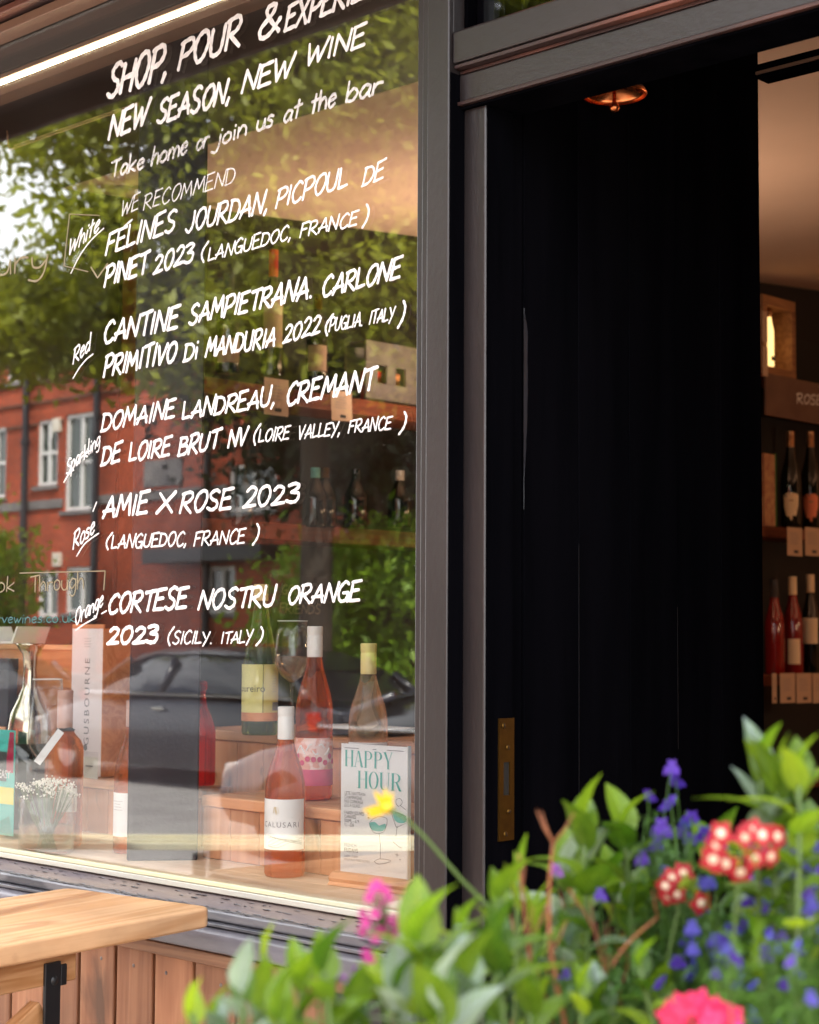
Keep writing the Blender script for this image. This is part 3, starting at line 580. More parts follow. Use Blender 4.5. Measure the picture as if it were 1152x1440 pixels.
# ------------------------------------------------------------------ strip light, soffit
t0 = onY(0, 111, .02)
T = thing('strip_light', 'lit warm strip light along the top of the shop window', 'strip light', (-1.1, .035, 2.64))
em, n_, o_ = newmat('warm_tube'); e = N(n_, 'Emission'); e.inputs[0].default_value = (1, .84, .55, 1); e.inputs[1].default_value = 9; n_.links.new(e.outputs[0], o_.inputs[0])
bx('tube', em, T, -1.15, .95, -.022, -.004, -.006, .006, .003)
bx('housing', M['brownboard'], T, -1.15, .95, -.026, .02, .0065, .016, .001)
bx('batten', M['brownboard'], T, -1.15, 1.06, -.024, .018, -.030, -.0065, .001)
Cn = thing('canopy', 'dark timber canopy projecting over the shop window', 'canopy', (-.6, -.2, 2.8))
bx('canopy_soffit', M['ceil_dark'], Cn, -3, 3.4, -.24, .059, .0, .03, .002)
bx('canopy_lip', M['ceil_dark'], Cn, -3, 3.4, -.26, -.241, -.06, .10, .004)
# folded wire rail behind the glass
y_ = .22; p0 = onY(10, 184, y_); p1 = onY(13, 211, y_); p2 = onY(196, 147, y_); p3 = onY(20, 205, y_); p4 = onY(196, 144, y_)
wr = thing('wire_rail', 'thin pale bent wire rail hanging behind the top of the glass', 'wire rail', tuple(p1))
MB().tube([q-p1 for q in (p0, p1*.98+p0*.02, p1, p2)], .0022, 6).build('wire', M['brownboard'], wr, smooth=True)
MB().tube([q-p1 for q in (p3, p4)], .0018, 6).build('wire', M['brownboard'], wr, smooth=True)

# ------------------------------------------------------------------ column behind the glass
c1 = onZ(178, 1211, .99); c2 = onZ(278, 1210, .99); cv = (c2-c1); cw = cv.length; ang = math.atan2(cv.y, cv.x); cm = (c1+c2)/2
Cc = thing('column', 'dark painted square column standing just behind the shop window glass', 'column', (cm.x, cm.y, .99), ang)
bx('shaft', M['column'], Cc, -cw/2, cw/2, .0, .05, .0, 1.815, .004)
# ------------------------------------------------------------------ the handwriting on the glass
def ghand(name, words, mat='chalk', pen=.085, slant=.22, parent=None, y=-.0006, label=None, jit=.035):
    mb = MB()
    for (t, x0, y0, x1, y1, h) in words:
        A = onY(x0, y0, y); B_ = onY(x1, y1, y)
        H = onY((x0+x1)/2, (y0+y1)/2-h, y).z-onY((x0+x1)/2, (y0+y1)/2, y).z
        handword(mb, t, A, B_, H, pen, slant, jit=jit)
    o = mb.build(name, M[mat], parent or W)
    return o
ghand('handwriting', [('SHOP,', 151, 136, 240, 106, 57), ('POUR', 251, 98, 343, 61, 52), ('&', 362, 57, 392, 45, 54), ('EXPERIENCE', 401, 43, 575, -28, 48)], pen=.095)
ghand('handwriting', [('NEW', 153, 196, 211, 173, 44), ('SEASON,', 221, 174, 328, 140, 43), ('NEW', 340, 131, 416, 105, 40), ('WINE', 430, 93, 518, 61, 38)], pen=.10)
ghand('handwriting', [('Take', 155, 250, 205, 236, 29), ('home', 213, 233, 266, 214, 31), ('or', 276, 212, 296, 205, 30), ('join', 303, 206, 350, 188, 30), ('us', 361, 184, 387, 175, 32), ('at', 399, 173, 426, 163, 32), ('the', 437, 160, 475, 147, 34), ('bar', 487, 144, 540, 129, 34)], 'chalk_soft', pen=.10)
ghand('handwriting', [('WE', 170, 304, 197, 293, 28), ('RECOMMEND', 202, 295, 333, 256, 29)], 'chalk_soft', pen=.06)
ghand('handwriting', [('FELINES', 149, 358, 250, 322, 40), ('JOURDAN,', 261, 326, 380, 297, 38), ('PICPOUL', 388, 293, 492, 260, 36), ('DE', 510, 262, 543, 248, 32)])
mb = MB(); A = onY(175, 318, -.0016); B_ = onY(186, 309, -.0016)
sweep(mb, [(0, 0), ((B_-A).length, 0)], .0022, .0007, A, (B_-A).normalized(), Vector((0, 0, 1)), Vector((0, -1, 0))); mb.build('accent', M['chalk'], W)
ghand('handwriting', [('PINET', 147, 403, 210, 382, 37), ('2023', 216, 386, 275, 364, 34)], pen=.10)
ghand('handwriting', [('(', 283, 368, 290, 366, 32), ('LANGUEDOC,', 293, 367, 412, 335, 25), ('FRANCE', 422, 334, 505, 315, 26), (')', 510, 318, 516, 316, 34)], pen=.085)
ghand('handwriting', [('CANTINE', 146, 482, 254, 460, 40), ('SAMPIETRANA.', 266, 456, 444, 417, 38), ('CARLONE', 453, 418, 567, 389, 37)], pen=.095)
ghand('handwriting', [('PRIMITIVO', 146, 530, 251, 506, 38), ('Di', 259, 509, 281, 503, 34), ('MANDURIA', 289, 502, 390, 486, 34), ('2022', 398, 483, 453, 467, 32)], pen=.095)
ghand('handwriting', [('(', 457, 470, 464, 469, 34), ('PUGLIA.', 463, 466, 513, 457, 24), ('ITALY', 519, 456, 557, 449, 25), (')', 560, 458, 566, 456, 38)], pen=.085)
ghand('handwriting', [('DOMAINE', 143, 606, 249, 586, 34), ('LANDREAU,', 257, 589, 390, 569, 34), ('CREMANT', 403, 569, 530, 547, 40)], pen=.095)
ghand('handwriting', [('DE', 143, 655, 172, 647, 35), ('LOIRE', 182, 648, 242, 639, 33), ('BRUT', 251, 641, 310, 629, 34), ('NV', 321, 629, 350, 624, 32)], pen=.10)
ghand('handwriting', [('(', 356, 624, 362, 623, 30), ('LOIRE', 364, 622, 409, 617, 24), ('VALLEY,', 419, 618, 481, 610, 24), ('FRANCE', 490, 609, 553, 603, 24), (')', 562, 608, 568, 607, 34)], pen=.085)
ghand('handwriting', [('AMIE', 145, 728, 211, 721, 38), ('X', 222, 721, 243, 719, 36), ('ROSE', 253, 721, 329, 714, 36), ('2023', 342, 714, 424, 705, 36)], pen=.10)
ghand('handwriting', [('(', 149, 772, 155, 771, 28), ('LANGUEDOC,', 157, 771, 265, 767, 25), ('FRANCE', 273, 768, 347, 763, 25), (')', 356, 764, 362, 763, 32)], pen=.085)
ghand('handwriting', [('CORTESE', 152, 862, 266, 855, 38), ('NOSTRU', 279, 857, 390, 851, 36), ('ORANGE', 405, 849, 510, 844, 34)], pen=.10)
ghand('handwriting', [('2023', 151, 906, 224, 903, 31)], pen=.13)
ghand('handwriting', [('(', 236, 906, 242, 905, 28), ('SICILY.', 243, 905, 301, 905, 23), ('ITALY', 311, 905, 357, 903, 23), (')', 361, 905, 367, 905, 30)], pen=.085)
def underline(P, mat='chalk', w_=.0016):
    mb = MB(); Q = [onY(a, b, -.0006) for a, b in P]; A = Q[0]
    sweep(mb, smooth_path([((q-A).x, (q-A).z) for q in Q]), w_, .0007, A, Vector((1, 0, 0)), Vector((0, 0, 1)), Vector((0, -1, 0))); return mb.build('underline', M[mat], W)
ghand('handwriting', [('White', 96, 360, 143, 320, 31)], pen=.075, slant=.3); underline([(100, 384), (112, 360), (128, 338), (146, 321)])
ghand('handwriting', [('Red', 103, 512, 128, 492, 30)], pen=.075, slant=.15); underline([(103, 532), (112, 517), (122, 505), (131, 498)])
ghand('handwriting', [('Spar', 94, 667, 117, 647, 26), ('kling', 119, 646, 141, 624, 26)], pen=.07, slant=.05, jit=.01); underline([(90, 678), (99, 664), (104, 661)]); underline([(108, 652), (118, 640), (130, 632)])
ghand('handwriting', [('Rose', 103, 773, 134, 748, 32)], pen=.075, slant=.1); underline([(108, 782), (120, 764), (139, 750)]); underline([(131, 719), (136, 706)])
ghand('handwriting', [('Orange', 106, 880, 146, 850, 30)], pen=.075, slant=.1); underline([(107, 886), (118, 878), (136, 868)]); underline([(143, 863), (150, 859)])
# fainter writing on the far left of the same pane
ghand('faint_handwriting', [('ury', -6, 388, 66, 378, 46)], 'chalk_tan', pen=.05, slant=0); ghand('faint_handwriting', [('v', 128, 392, 150, 388, 40)], 'chalk_tan', pen=.05, slant=0)
mb = MB()
for P in ([(140, 303), (98, 301), (90, 374), (124, 382)], [(28, 806), (148, 803), (146, 830)]):
    for a, b in zip(P[:-1], P[1:]): mb.tube([onY(a[0], a[1], -.001), onY(b[0], b[1], -.001)], .0011, 5)
mb.build('outline', M['chalk_tan'], W)
ghand('faint_handwriting', [('ok', -4, 833, 20, 832, 28), ('Through', 44, 832, 118, 828, 30)], 'chalk_tan', pen=.05, slant=0)
ghand('faint_handwriting', [('rvewines.co.uk', -4, 876, 106, 875, 17)], 'chalk_teal', pen=.07, slant=0)

# ------------------------------------------------------------------ window display
Dk = thing('display_deck', 'pale timber display deck behind the shop window glass', 'display shelf', (-1.2, .5, .97))
for i in range(6):
    bx('deck_board', M['decktop'], Dk, -1.05, 1.215, -.47+i*.156, -.47+(i+1)*.156-.001, .0, .02, .001)
bx('deck_front', M['decktop'], Dk, -1.05, 1.215, -.49, -.471, -.2, .019, .002)
bx('deck_support', M['darkwall'], Dk, -1.05, 1.0, .38, .42, -.82, -.001, 0)

def bottle(name, label, P, h, r, kind, wine, cap, caplen, parts=(), group=None, rz=0, fill=None, neck=.0135):
    t = thing(name, label, 'bottle', tuple(P), rz, group)
    if kind == 'burgundy': pr = [(0, .004), (r*.6, .001), (r*.93, .0), (r, .006), (r, h*.50), (r*.97, h*.55), (r*.86, h*.615), (r*.68, h*.68), (r*.52, h*.74), (neck*1.15, h*.80), (neck, h*.86), (neck, h)]
    elif kind == 'bordeaux': pr = [(0, .004), (r*.6, .001), (r*.93, .0), (r, .006), (r, h*.60), (r*.97, h*.64), (r*.84, h*.68), (r*.58, h*.715), (neck*1.15, h*.75), (neck, h*.80), (neck, h)]
    elif kind == 'flute': pr = [(0, .004), (r*.6, .001), (r*.93, .0), (r, .006), (r, h*.40), (r*.95, h*.48), (r*.78, h*.60), (r*.55, h*.73), (neck*1.1, h*.86), (neck, h*.9), (neck, h)]
    else: pr = [(0, .004), (r*.6, .001), (r*.93, .0), (r, .006), (r, h*.48), (r*.95, h*.54), (r*.8, h*.62), (r*.6, h*.70), (neck*1.3, h*.79), (neck*1.05, h*.86), (neck*1.1, h)]
    MB().lathe(pr, 36, cap0=False).build('glass_body', M[wine], t, smooth=True)
    if fill:      # an air gap above the wine: a lighter neck
        pass
    cpr = [(neck+.0006, h-caplen), (neck+.0022, h-caplen+.001), (neck+.0022, h-.020), (neck+.0014, h-.018), (neck+.0024, h-.016), (neck+.0024, h-.001), (neck+.0010, h+.0006), (0, h+.0006)]
    c = MB().lathe(cpr, 28, cap0=False, cap1=False).build('cap', M[cap], t, auto=40)
    return t
def arc_label(parent, r, z0, z1, a0, a1, mat, name='label', dr=.0006, seg=16):
    # a paper label wrapped round the bottle; angle 0 faces -Y of the bottle
    vs = []; 
    for i in range(seg+1):
        a = a0+(a1-a0)*i/seg
        for rr in (r+dr, r+.0001):
            for z in (z0, z1): vs.append((rr*math.sin(a), -rr*math.cos(a), z))
    fs = []
    for i in range(seg):
        b = i*4; fs += [(b, b+4, b+5, b+1), (b+2, b+3, b+7, b+6), (b+1, b+5, b+7, b+3), (b, b+2, b+6, b+4)]
    fs += [(0, 1, 3, 2), (seg*4, seg*4+2, seg*4+3, seg*4+1)]
    o = MB().add(vs, fs).build(name, M[mat] if isinstance(mat, str) else mat, parent, auto=40); return o
def arc_text(parent, r, z, s, size, mat, a=0.0, name='print', spacing=1.0):
    o = fonttext(name, s, size, M[mat], parent, (0, 0, z), (0, 0, a), bend=r+.0009, spacing=spacing); return o
def plines(parent, r, z, a, n=4, w_=.35):
    mb = MB()
    for k in range(n): mb.tube([((r+.0007)*math.sin(t), -(r+.0007)*math.cos(t), z+k*.006) for t in np.linspace(a-w_*(1-.2*(k % 3)), a+w_*(1-.2*(k % 3)), 8)], .0004, 4)
    return mb.build('print_lines', M['greyink'], parent)
def base_at(px, py, z): return onZ(px, py, z)
def face(P): return math.atan2(CC.x-P[0], -(CC.y-P[1]))   # rotation that turns -Y of a thing toward the camera
DZ = .991
# bottle A, front
P = base_at(400, 1231, DZ); h = ztop(P, 994)-DZ
A_ = bottle('wine_bottle', 'rosé bottle with white label and cream cap at the front of the window display', P, h, .0385, 'burgundy', 'rose', 'whitecap', .062, rz=face(P))
arc_label(A_, .0385, .052, .146, -1.62, 1.15, 'white'); arc_text(A_, .0385, .094, 'CALUSARI', .0145, 'greyink', -.25, spacing=1.25)
mb = MB()
for k in range(7):      # thin contour lines printed on the lower label
    pts = [(.0394*math.sin(a), -.0394*math.cos(a), .062+.006*math.sin(a*3+k)+.003*k*abs(math.sin(a*1.3+.4*k))) for a in np.linspace(-.9, .95, 16)]; mb.tube(pts, .0003, 4)
mb.build('print_lines', M['greyink'], A_)
mb = MB(); 
for k in range(5): mb.tube([(.0394*math.sin(a), -.0394*math.cos(a), .118+.014*math.sin(t)) for a, t in [(-.5+.10*math.cos(u+k*.7)+.03*k, u) for u in np.linspace(0, 3, 8)]], .0004, 4)
mb.build('print_emblem', pbr('gold_ink', (.62, .48, .28), .5), A_)
# crates
def crate(name, label, x0, x1, y0, y1, z0, z1, slats=2, group=None, rz=0, rail=False):
    cx, cy_ = (x0+x1)/2, (y0+y1)/2; t = thing(name, label, 'crate', (cx, cy_, z0), rz, group); w_, d_, h_ = (x1-x0)/2, (y1-y0)/2, z1-z0
    nb = max(2, int(round((x1-x0)/.085)))
    for i in range(nb):
        a = -w_+2*w_*i/nb; bx('front_board', M['crate_v'], t, a+.0008, a+2*w_/nb-.0008, -d_+.004, -d_+.014, .0, h_-.024, .0015)
    bx('top_rail', M['crate'], t, -w_, w_, -d_-.002, -d_+.030, h_-.023, h_, .004)
    for s in (-1, 1): bx('end_board', M['crate_v'], t, s*w_-(.012 if s > 0 else 0), s*w_+(.012 if s < 0 else 0), -d_+.0145, d_-.012, .0, h_-.001, .002)
    bx('back_board', M['crate'], t, -w_, w_, d_-.0115, d_, .0, h_-.001, .002)
    nn = 3
    for i in range(nn): bx('top_board', M['crate'], t, -w_+.013, w_-.013, -d_+.031+i*(2*d_-.043)/nn, -d_+.031+(i+1)*(2*d_-.043)/nn-.001, h_-.012, h_-.002, .0015)
    return t
l0 = onZ(280, 1209, DZ); lr = onZ(478, 1213, DZ)
crate('wooden_crate', 'low pine crate behind the front rosé bottle and under the pink labelled one', -.85, -.15, .265, .47, DZ, 1.118, rz=.0)
crate('wooden_crate', 'upper pine crate set back behind the lower one at the right of the window', onY(262, 1040, .50).x, -.06, .50, .80, DZ, 1.232)
crate('wooden_crate', 'low pine crate at the foot of the tall white carton', -1.62, -.98, .36, .46, DZ, 1.115)
# bottle B, C
P = onZ(441, 1122, 1.12); P = Vector((P.x, P.y, 1.119)); h = ztop(P, 881)-1.119
B_t = bottle('wine_bottle', 'deep orange rosé bottle with pink and magenta label standing on the low crate', P, h, .0375, 'burgundy', 'rose2', 'whitecap', .062, rz=face(P))
arc_label(B_t, .0375, .028, .122, -1.5, 1.5, pbr('coral_label', (.75, .33, .24), .6, c2=(.85, .62, .55), cscale=45, contrast=(.48, .54)))
arc_label(B_t, .0381, .028, .060, -1.5, 1.5, pbr('magenta_band', (.55, .012, .10), .6, c2=(.68, .05, .12), cscale=30), dr=.0003)
mb = MB()
for k in range(9): mb.lathe([(.004, 0), (.0055, 0), (.0055, .0006), (.004, .0006)], 14, Matrix.Rotation(-1.3+.32*k, 4, 'Z') @ Matrix.Translation((0, -.0383, .076+.006*(k % 2)+.004*math.sin(k*2))) @ Matrix.Rotation(PI/2, 4, 'X'))
mb.build('print_loops', M['pink'], B_t)
mb = MB()
for k in range(6): mb.tube([(.0384*math.sin(a), -.0384*math.cos(a), .100+.010*math.sin(a*7+k*1.3)) for a in np.linspace(-1.1+.34*k, -.8+.34*k, 7)], .0016, 5)
mb.build('print_script', M['white'], B_t)
P = onZ(517, 1130, 1.119); P = Vector((P.x, P.y, 1.119)); h = ztop(P, 905)-1.119
C_t = bottle('wine_bottle', 'pale blush bottle with butter yellow cap behind the happy hour card', P, h, .0385, 'burgundy', 'blush', 'yellowcap', .060, rz=face(P))
arc_label(C_t, .0385, .03, .12, -1.3, 1.3, 'white')
# bottle D with the yellow label on the upper crate
P = dep(365, 1033, 3.86); P.z = 1.233; P = onZ(365, 1033, 1.233); h = ztop(P, 822)-1.233
D_t = bottle('wine_bottle', 'tall green bottle with pale yellow label on the upper crate', P, min(h, .36), .0385, 'flute', 'greenglass', 'yellowcap', .035, rz=face(P))
arc_label(D_t, .0385, .030, .150, -1.55, .15, pbr('yellow_label', (.78, .70, .26), .6), 'front_label'); arc_label(D_t, .0385, .030, .150, .19, 1.45, pbr('back_label', (.62, .50, .16), .6), 'back_label')
arc_label(D_t, .0387, .030, .048, -1.55, 1.45, 'orangewood', 'label_band', dr=.0006); arc_text(D_t, .0385, .092, 'Loureiro', .021, 'ink', -.66)
mb = MB()
for k in range(14): mb.box(-.0002-.0003*(k % 3), .0004, 0, .0004, .0, .018, Matrix.Rotation(.75+k*.045, 4, 'Z') @ Matrix.Translation((0, -.0396, .052)))
for k in range(9): mb.box(-.006+.001*(k % 3), .006, 0, .0004, .0, .0008, Matrix.Rotation(.85, 4, 'Z') @ Matrix.Translation((0, -.0397, .092+k*.0055)))
mb.build('back_print', M['greyink'], D_t)
# wine glasses
def wineglass(label, P, h, r, wine=None, group=None):
    t = thing('wine_glass', label, 'wine glass', tuple(P), 0, group); b = h*.46
    MB().lathe([(.032, .0), (.031, .0015), (.01, .004), (.0035, .008), (.0032, b-.01), (.006, b)], 28, cap1=False).build('foot_and_stem', M['thin'], t, smooth=True)
    ob = [(.002, b), (r*.55, b+.014), (r*.93, b+.040), (r, b+.062), (r*.93, b+.095), (r*.80, h)]
    MB().lathe(ob+[(q-.0012, z) for q, z in ob[::-1]], 36, cap0=False, cap1=False).build('bowl', M['thin'], t, smooth=True)
    MB().lathe([(r*.80+.0003, h-.0008), (r*.80-.0002, h+.0006), (r*.80-.0016, h+.0004), (r*.80-.0014, h-.0009)], 36, cap0=False, cap1=False).build('rim', M['whitecap'], t, smooth=True)
    if wine: MB().lathe([(.001, b+.002), (r*.53, b+.0155), (r*.90, b+.040), (r*.96, b+.056)], 36).build('wine', M[wine], t, smooth=True)
    return t
P = onZ(410, 1036, 1.233); wineglass('stemmed glass of white wine on the upper crate', P, ztop(P, 873)-1.233, .040, 'blush')
P = Vector((onY(64, 1100, .24).x, .24, DZ)); wineglass('empty stemmed wine glass beside the steel decanter', P, ztop(P, 955)-DZ, .042)
# red bottle by the column
P = onZ(280, 1128, DZ); P = Vector((P.x, P.y, DZ)); P = dep(283, 1118, 3.50); P.z = 1.119; P.y = .40; P.x = onY(279, 1118, .40).x
Rd = bottle('red_bottle', 'bright red bottle half hidden by the dark column', P, ztop(P, 958)-1.119, .036, 'burgundy', 'redglass', 'redglass', .02)
# white sheet lying on the crate
sh = thing('paper_menu', 'white paper sheet lying on the upper crate beside the yellow capped bottle', 'paper', (-.25, .62, 1.2335)); bx('sheet', M['white'], sh, -.10, .14, -.10, .06, 0, .003, .0005)
bk = thing('notebook', 'dark blue book lying on the upper crate at the left of the green bottle', 'book', (-.78, .62, 1.2335)); bx('cover', M['ink'], bk, -.1, .13, -.06, .08, 0, .012, .001); bx('page_block', M['white'], bk, -.098, .132, -.062, .078, .0125, .014, 0)

# happy hour card in its wooden foot
s0 = onZ(461, 1247, DZ); s1 = onZ(574, 1256, DZ)
sa = onZ(472, 1243, DZ); sb = onZ(578, 1257, DZ); fv = sb-sa; ang = math.atan2(fv.y, fv.x); fc = (sa+sb)/2
S = thing('menu_stand', 'acrylic card stand reading happy hour in a wooden foot', 'menu stand', (fc.x, fc.y, DZ), ang)
fw = fv.length; foot = [(-.020, 0), (.050, 0), (.050, .006), (.030, .020), (.006, .024), (-.008, .022), (-.0165, .013), (-.0135, .006)]
MB().prism(foot, 0, -fw/2-.004, fw/2+.004).build('foot', M['crate'], S, bevel=.001)
def cardpt(px, py):       # photo pixel -> local point of the card's plane
    R0 = Matrix.Rotation(-ang, 3, 'Z'); o = R0 @ (CC-S.location); d = R0 @ ray(px, py); t = (.004-o.y)/d.y; return o+d*t
q0 = cardpt(484, 1046); q1 = cardpt(573, 1050); q2 = cardpt(475, 1232)
cx0, cx1 = q0.x+(q2.x-q0.x)*.5, q1.x; cz0, cz1 = .021, (q0.z+q1.z)/2
TL = Matrix.Rotation(math.radians(-7), 4, 'X')
bx('card', M['white'], S, cx0, cx1, .004, .0046, cz0, cz1, 0)
bx('acrylic_front', M['acrylic'], S, cx0-.002, cx1+.004, .0, .0022, cz0-.004, cz1+.002, 0)
bx('acrylic_back', M['acrylic'], S, cx0-.002, cx1+.004, .0064, .0086, cz0-.004, cz1+.002, 0)
edge = pbr('acrylic_edge', (.75, .78, .72), .2)
bx('acrylic_edge', edge, S, cx1+.0042, cx1+.0052, .0, .0086, cz0-.012, cz1+.002, 0)
cW, cH = cx1-cx0, cz1-cz0; yc = .0037
def didone(mb, ch, x, z, w_, h_):
    T_, t_ = w_*.19, w_*.045      # thick and thin strokes; flat polygons 0.3 mm proud of the card
    def quad(P): mb.add([(x+a*w_, yc-.00002*len(mb.f), z+b*h_) for a, b in P], [tuple(range(len(P)))])
    def bar(a, b0=0, b1=1, tk=.20): quad([(a, b0), (a+tk, b0), (a+tk, b1), (a, b1)])
    def serif(a, b, wd=.34): quad([(a-wd/2, b-.012), (a+wd/2, b-.012), (a+wd/2, b+.012), (a-wd/2, b+.012)])
    if ch == 'H': bar(.10); bar(.74); quad([(.3, .52), (.74, .52), (.74, .545), (.3, .545)]); [serif(a, b) for a in (.20, .84) for b in (.0, 1)]
    if ch == 'A': quad([(.40, 1), (.56, 1), (.95, 0), (.72, 0)]); quad([(.40, 1), (.46, 1), (.14, 0), (.08, 0)]); quad([(.22, .34), (.74, .34), (.74, .365), (.22, .365)]); serif(.11, 0); serif(.84, 0)
    if ch == 'Y': quad([(.04, 1), (.27, 1), (.58, .42), (.44, .36)]); quad([(.84, 1), (.90, 1), (.56, .42), (.52, .42)]); bar(.40, 0, .44, .19); serif(.5, 0); serif(.14, 1); serif(.87, 1, .26)
    if ch in 'PR':
        bar(.10); serif(.2, 0); serif(.2, 1, .3)
        out = [(.30, 1)]+[(.48+.42*math.sin(a), .74+.26*math.cos(a)) for a in np.linspace(.1, PI-.1, 10)]+[(.30, .48)]
        inn = [(.30, .975)]+[(.48+.22*math.sin(a), .74+.235*math.cos(a)) for a in np.linspace(.1, PI-.1, 10)]+[(.30, .505)]
        for i in range(len(out)-1): quad([out[i], out[i+1], inn[i+1], inn[i]])
        if ch == 'R': quad([(.44, .49), (.62, .50), (.98, .0), (.76, .0)]); serif(.9, 0, .24)
    if ch == 'O':
        for i in range(20):
            a, b = 2*PI*i/20, 2*PI*(i+1)/20
            quad([(.5+.46*math.cos(a), .5+.52*math.sin(a)), (.5+.46*math.cos(b), .5+.52*math.sin(b)), (.5+.27*math.cos(b), .5+.495*math.sin(b)), (.5+.27*math.cos(a), .5+.495*math.sin(a))])
    if ch == 'U':
        bar(.08, .25, 1, .19); bar(.80, .25, 1, .05); serif(.18, 1); serif(.83, 1, .28)
        for i in range(10):
            a, b = PI+PI*i/10, PI+PI*(i+1)/10; f = lambda t, k: ((.465+.385*math.cos(t)), .26+.28*math.sin(t)) if k else ((.53+.27*math.cos(t)), .26+.25*math.sin(t))
            quad([f(a, 1), f(b, 1), f(b, 0), f(a, 0)])
def cardword(name, s, x0, x1, z0, h_, mat):
    mb = MB(); n_ = len(s); w_ = (x1-x0)/n_
    for i, c in enumerate(s): didone(mb, c, x0+i*w_, z0, w_*.97, h_)
    return mb.build(name, M[mat], S)
U_ = lambda a: cx0+a*cW
V_ = lambda b: cz1-b*cH
cardword('headline', 'HAPPY', U_(.05), U_(.80), V_(.175), cH*.125, 'green_ink')
cardword('headline', 'HOUR', U_(.25), U_(.93), V_(.335), cH*.130, 'green_ink')
def small(s, a, b, size, mat='greyink', xs=1, al='LEFT'): return fonttext('small_print', s, size, M[mat], S, (U_(a), .0037, V_(b)), (PI/2, 0, 0), al, xs=xs)
for a_, b_ in ((.05, .27), (.48, .54), (.70, .95)): bx('print_line', M['greyink'], S, U_(a_), U_(b_), yc-.0001, yc, V_(.036), V_(.030), 0)
for i, s in enumerate(('LETE-VAUTRAIN', 'CHAMPAGNE', 'NO CORKAGE', '£12 A GLASS')): small(s, .055, .395+i*.031, .0088, 'ink', xs=.80)
for i, s in enumerate(('FABIEN JOUVES', 'CARAFES', '500ML - £19', '1L - £36')): small(s, .055, .545+i*.031, .0088, 'ink', xs=.80)
small('FRENCH', .055, .795, .0095, xs=.85); small('FRIDAYS', .055, .835, .0105, 'ink', xs=.85)
small('5:00PM - 7:00PM', .055, .875, .0062, xs=.8); small('WALK IN & WIND DOWN', .055, .90, .0062, xs=.85)
def line(pts, w_=.0004, name='drawn_line', mat='ink'):
    mb = MB(); mb.tube([(U_(a), .0036, V_(b)) for a, b in smooth_path(pts)], w_, 4); return mb.build(name, M[mat], S)
def fillp(pts, mat='aqua_ink'):
    P = smooth_path(pts); c = (sum(p[0] for p in P)/len(P), sum(p[1] for p in P)/len(P)); mb = MB()
    mb.add([(U_(c[0]), .00375, V_(c[1]))]+[(U_(a), .00375, V_(b)) for a, b in P], [(0, i+1, (i+1) % len(P)+1) for i in range(len(P))]); return mb.build('drawn_fill', M[mat], S)
fillp([(.44, .595), (.52, .585), (.60, .61), (.68, .59), (.68, .625), (.62, .650), (.50, .650), (.45, .625), (.44, .595)])
line([(.44, .60), (.50, .66), (.58, .668), (.66, .65), (.70, .60), (.70, .55), (.60, .54), (.50, .56), (.44, .60)]); line([(.59, .668), (.61, .76), (.61, .86)]); line([(.52, .885), (.60, .860), (.76, .862), (.70, .885), (.58, .90), (.52, .885)])
fillp([(.78, .49), (.90, .50), (.985, .52), (.985, .56), (.90, .575), (.82, .555), (.78, .49)]); line([(.76, .485), (.84, .60), (.88, .60), (.985, .57)]); line([(.86, .60), (.84, .68)]); line([(.76, .485), (.88, .50), (.985, .52)])
line([(.84, .40), (.90, .39), (.93, .42), (.88, .45), (.84, .43), (.84, .40)]); line([(.90, .44), (.985, .47)]); line([(.80, .72), (.88, .75), (.93, .76)])
line([(.86, .80), (.86, .83)]); line([(.83, .815), (.89, .815)]); line([(.54, .46), (.54, .49)]); line([(.51, .475), (.57, .475)]); line([(.42, .52), (.43, .53)], .001); line([(.42, .555), (.44, .56)], .001); line([(.90, .845), (.91, .85)], .0008)

# ------------------------------------------------------------------ left part of the display
def stand_y(px, py, y, z): p = onY(px, py, y); return Vector((p.x, y, z))
# tall carton
yc_ = .385; a = onY(100, 1000, yc_).x; b = onY(143, 1000, yc_).x; zt = onY(120, 884, yc_).z
Bx = thing('tall_carton', 'tall white bottle carton with vertical lettering and a copper side', 'box', ((a+b)/2, yc_+.04, 1.116), math.radians(0))
w_ = (b-a)/2; hh = zt-1.116
bx('front_panel', pbr('pale_pink_card', (.80, .68, .66), .5), Bx, -w_, w_, -.04, -.037, 0, hh, 0)
bx('carton_side', M['orangewood'], Bx, w_+.0005, w_+.003, -.04, .06, 0, hh, 0)
bx('carton_back', M['orangewood'], Bx, -w_, w_, .0, .06, 0, hh-.001, 0)
bx('carton_lid', M['orangewood'], Bx, -w_, w_+.003, -.0405, -.0365, hh+.0002, hh+.010, 0)
fonttext('print', 'GUSBOURNE', .028, M['greyink'], Bx, (.012, -.0405, hh*.50), (0, -PI/2, 0), spacing=1.35).rotation_euler = (PI/2, -PI/2, 0)
for k in range(4): bx('print_line', M['greyink'], Bx, -.012+.002*(k % 2), .014, -.0408, -.0401, hh*(.93-.018*k), hh*(.932-.018*k), 0)
ring = MB().lathe([(.0065, 0), (.0075, 0), (.0075, .0004), (.0065, .0004)], 20, Matrix.Translation((0, -.0403, hh*.19)) @ Matrix.Rotation(PI/2, 4, 'X')).build('print_emblem', M['greyink'], Bx)
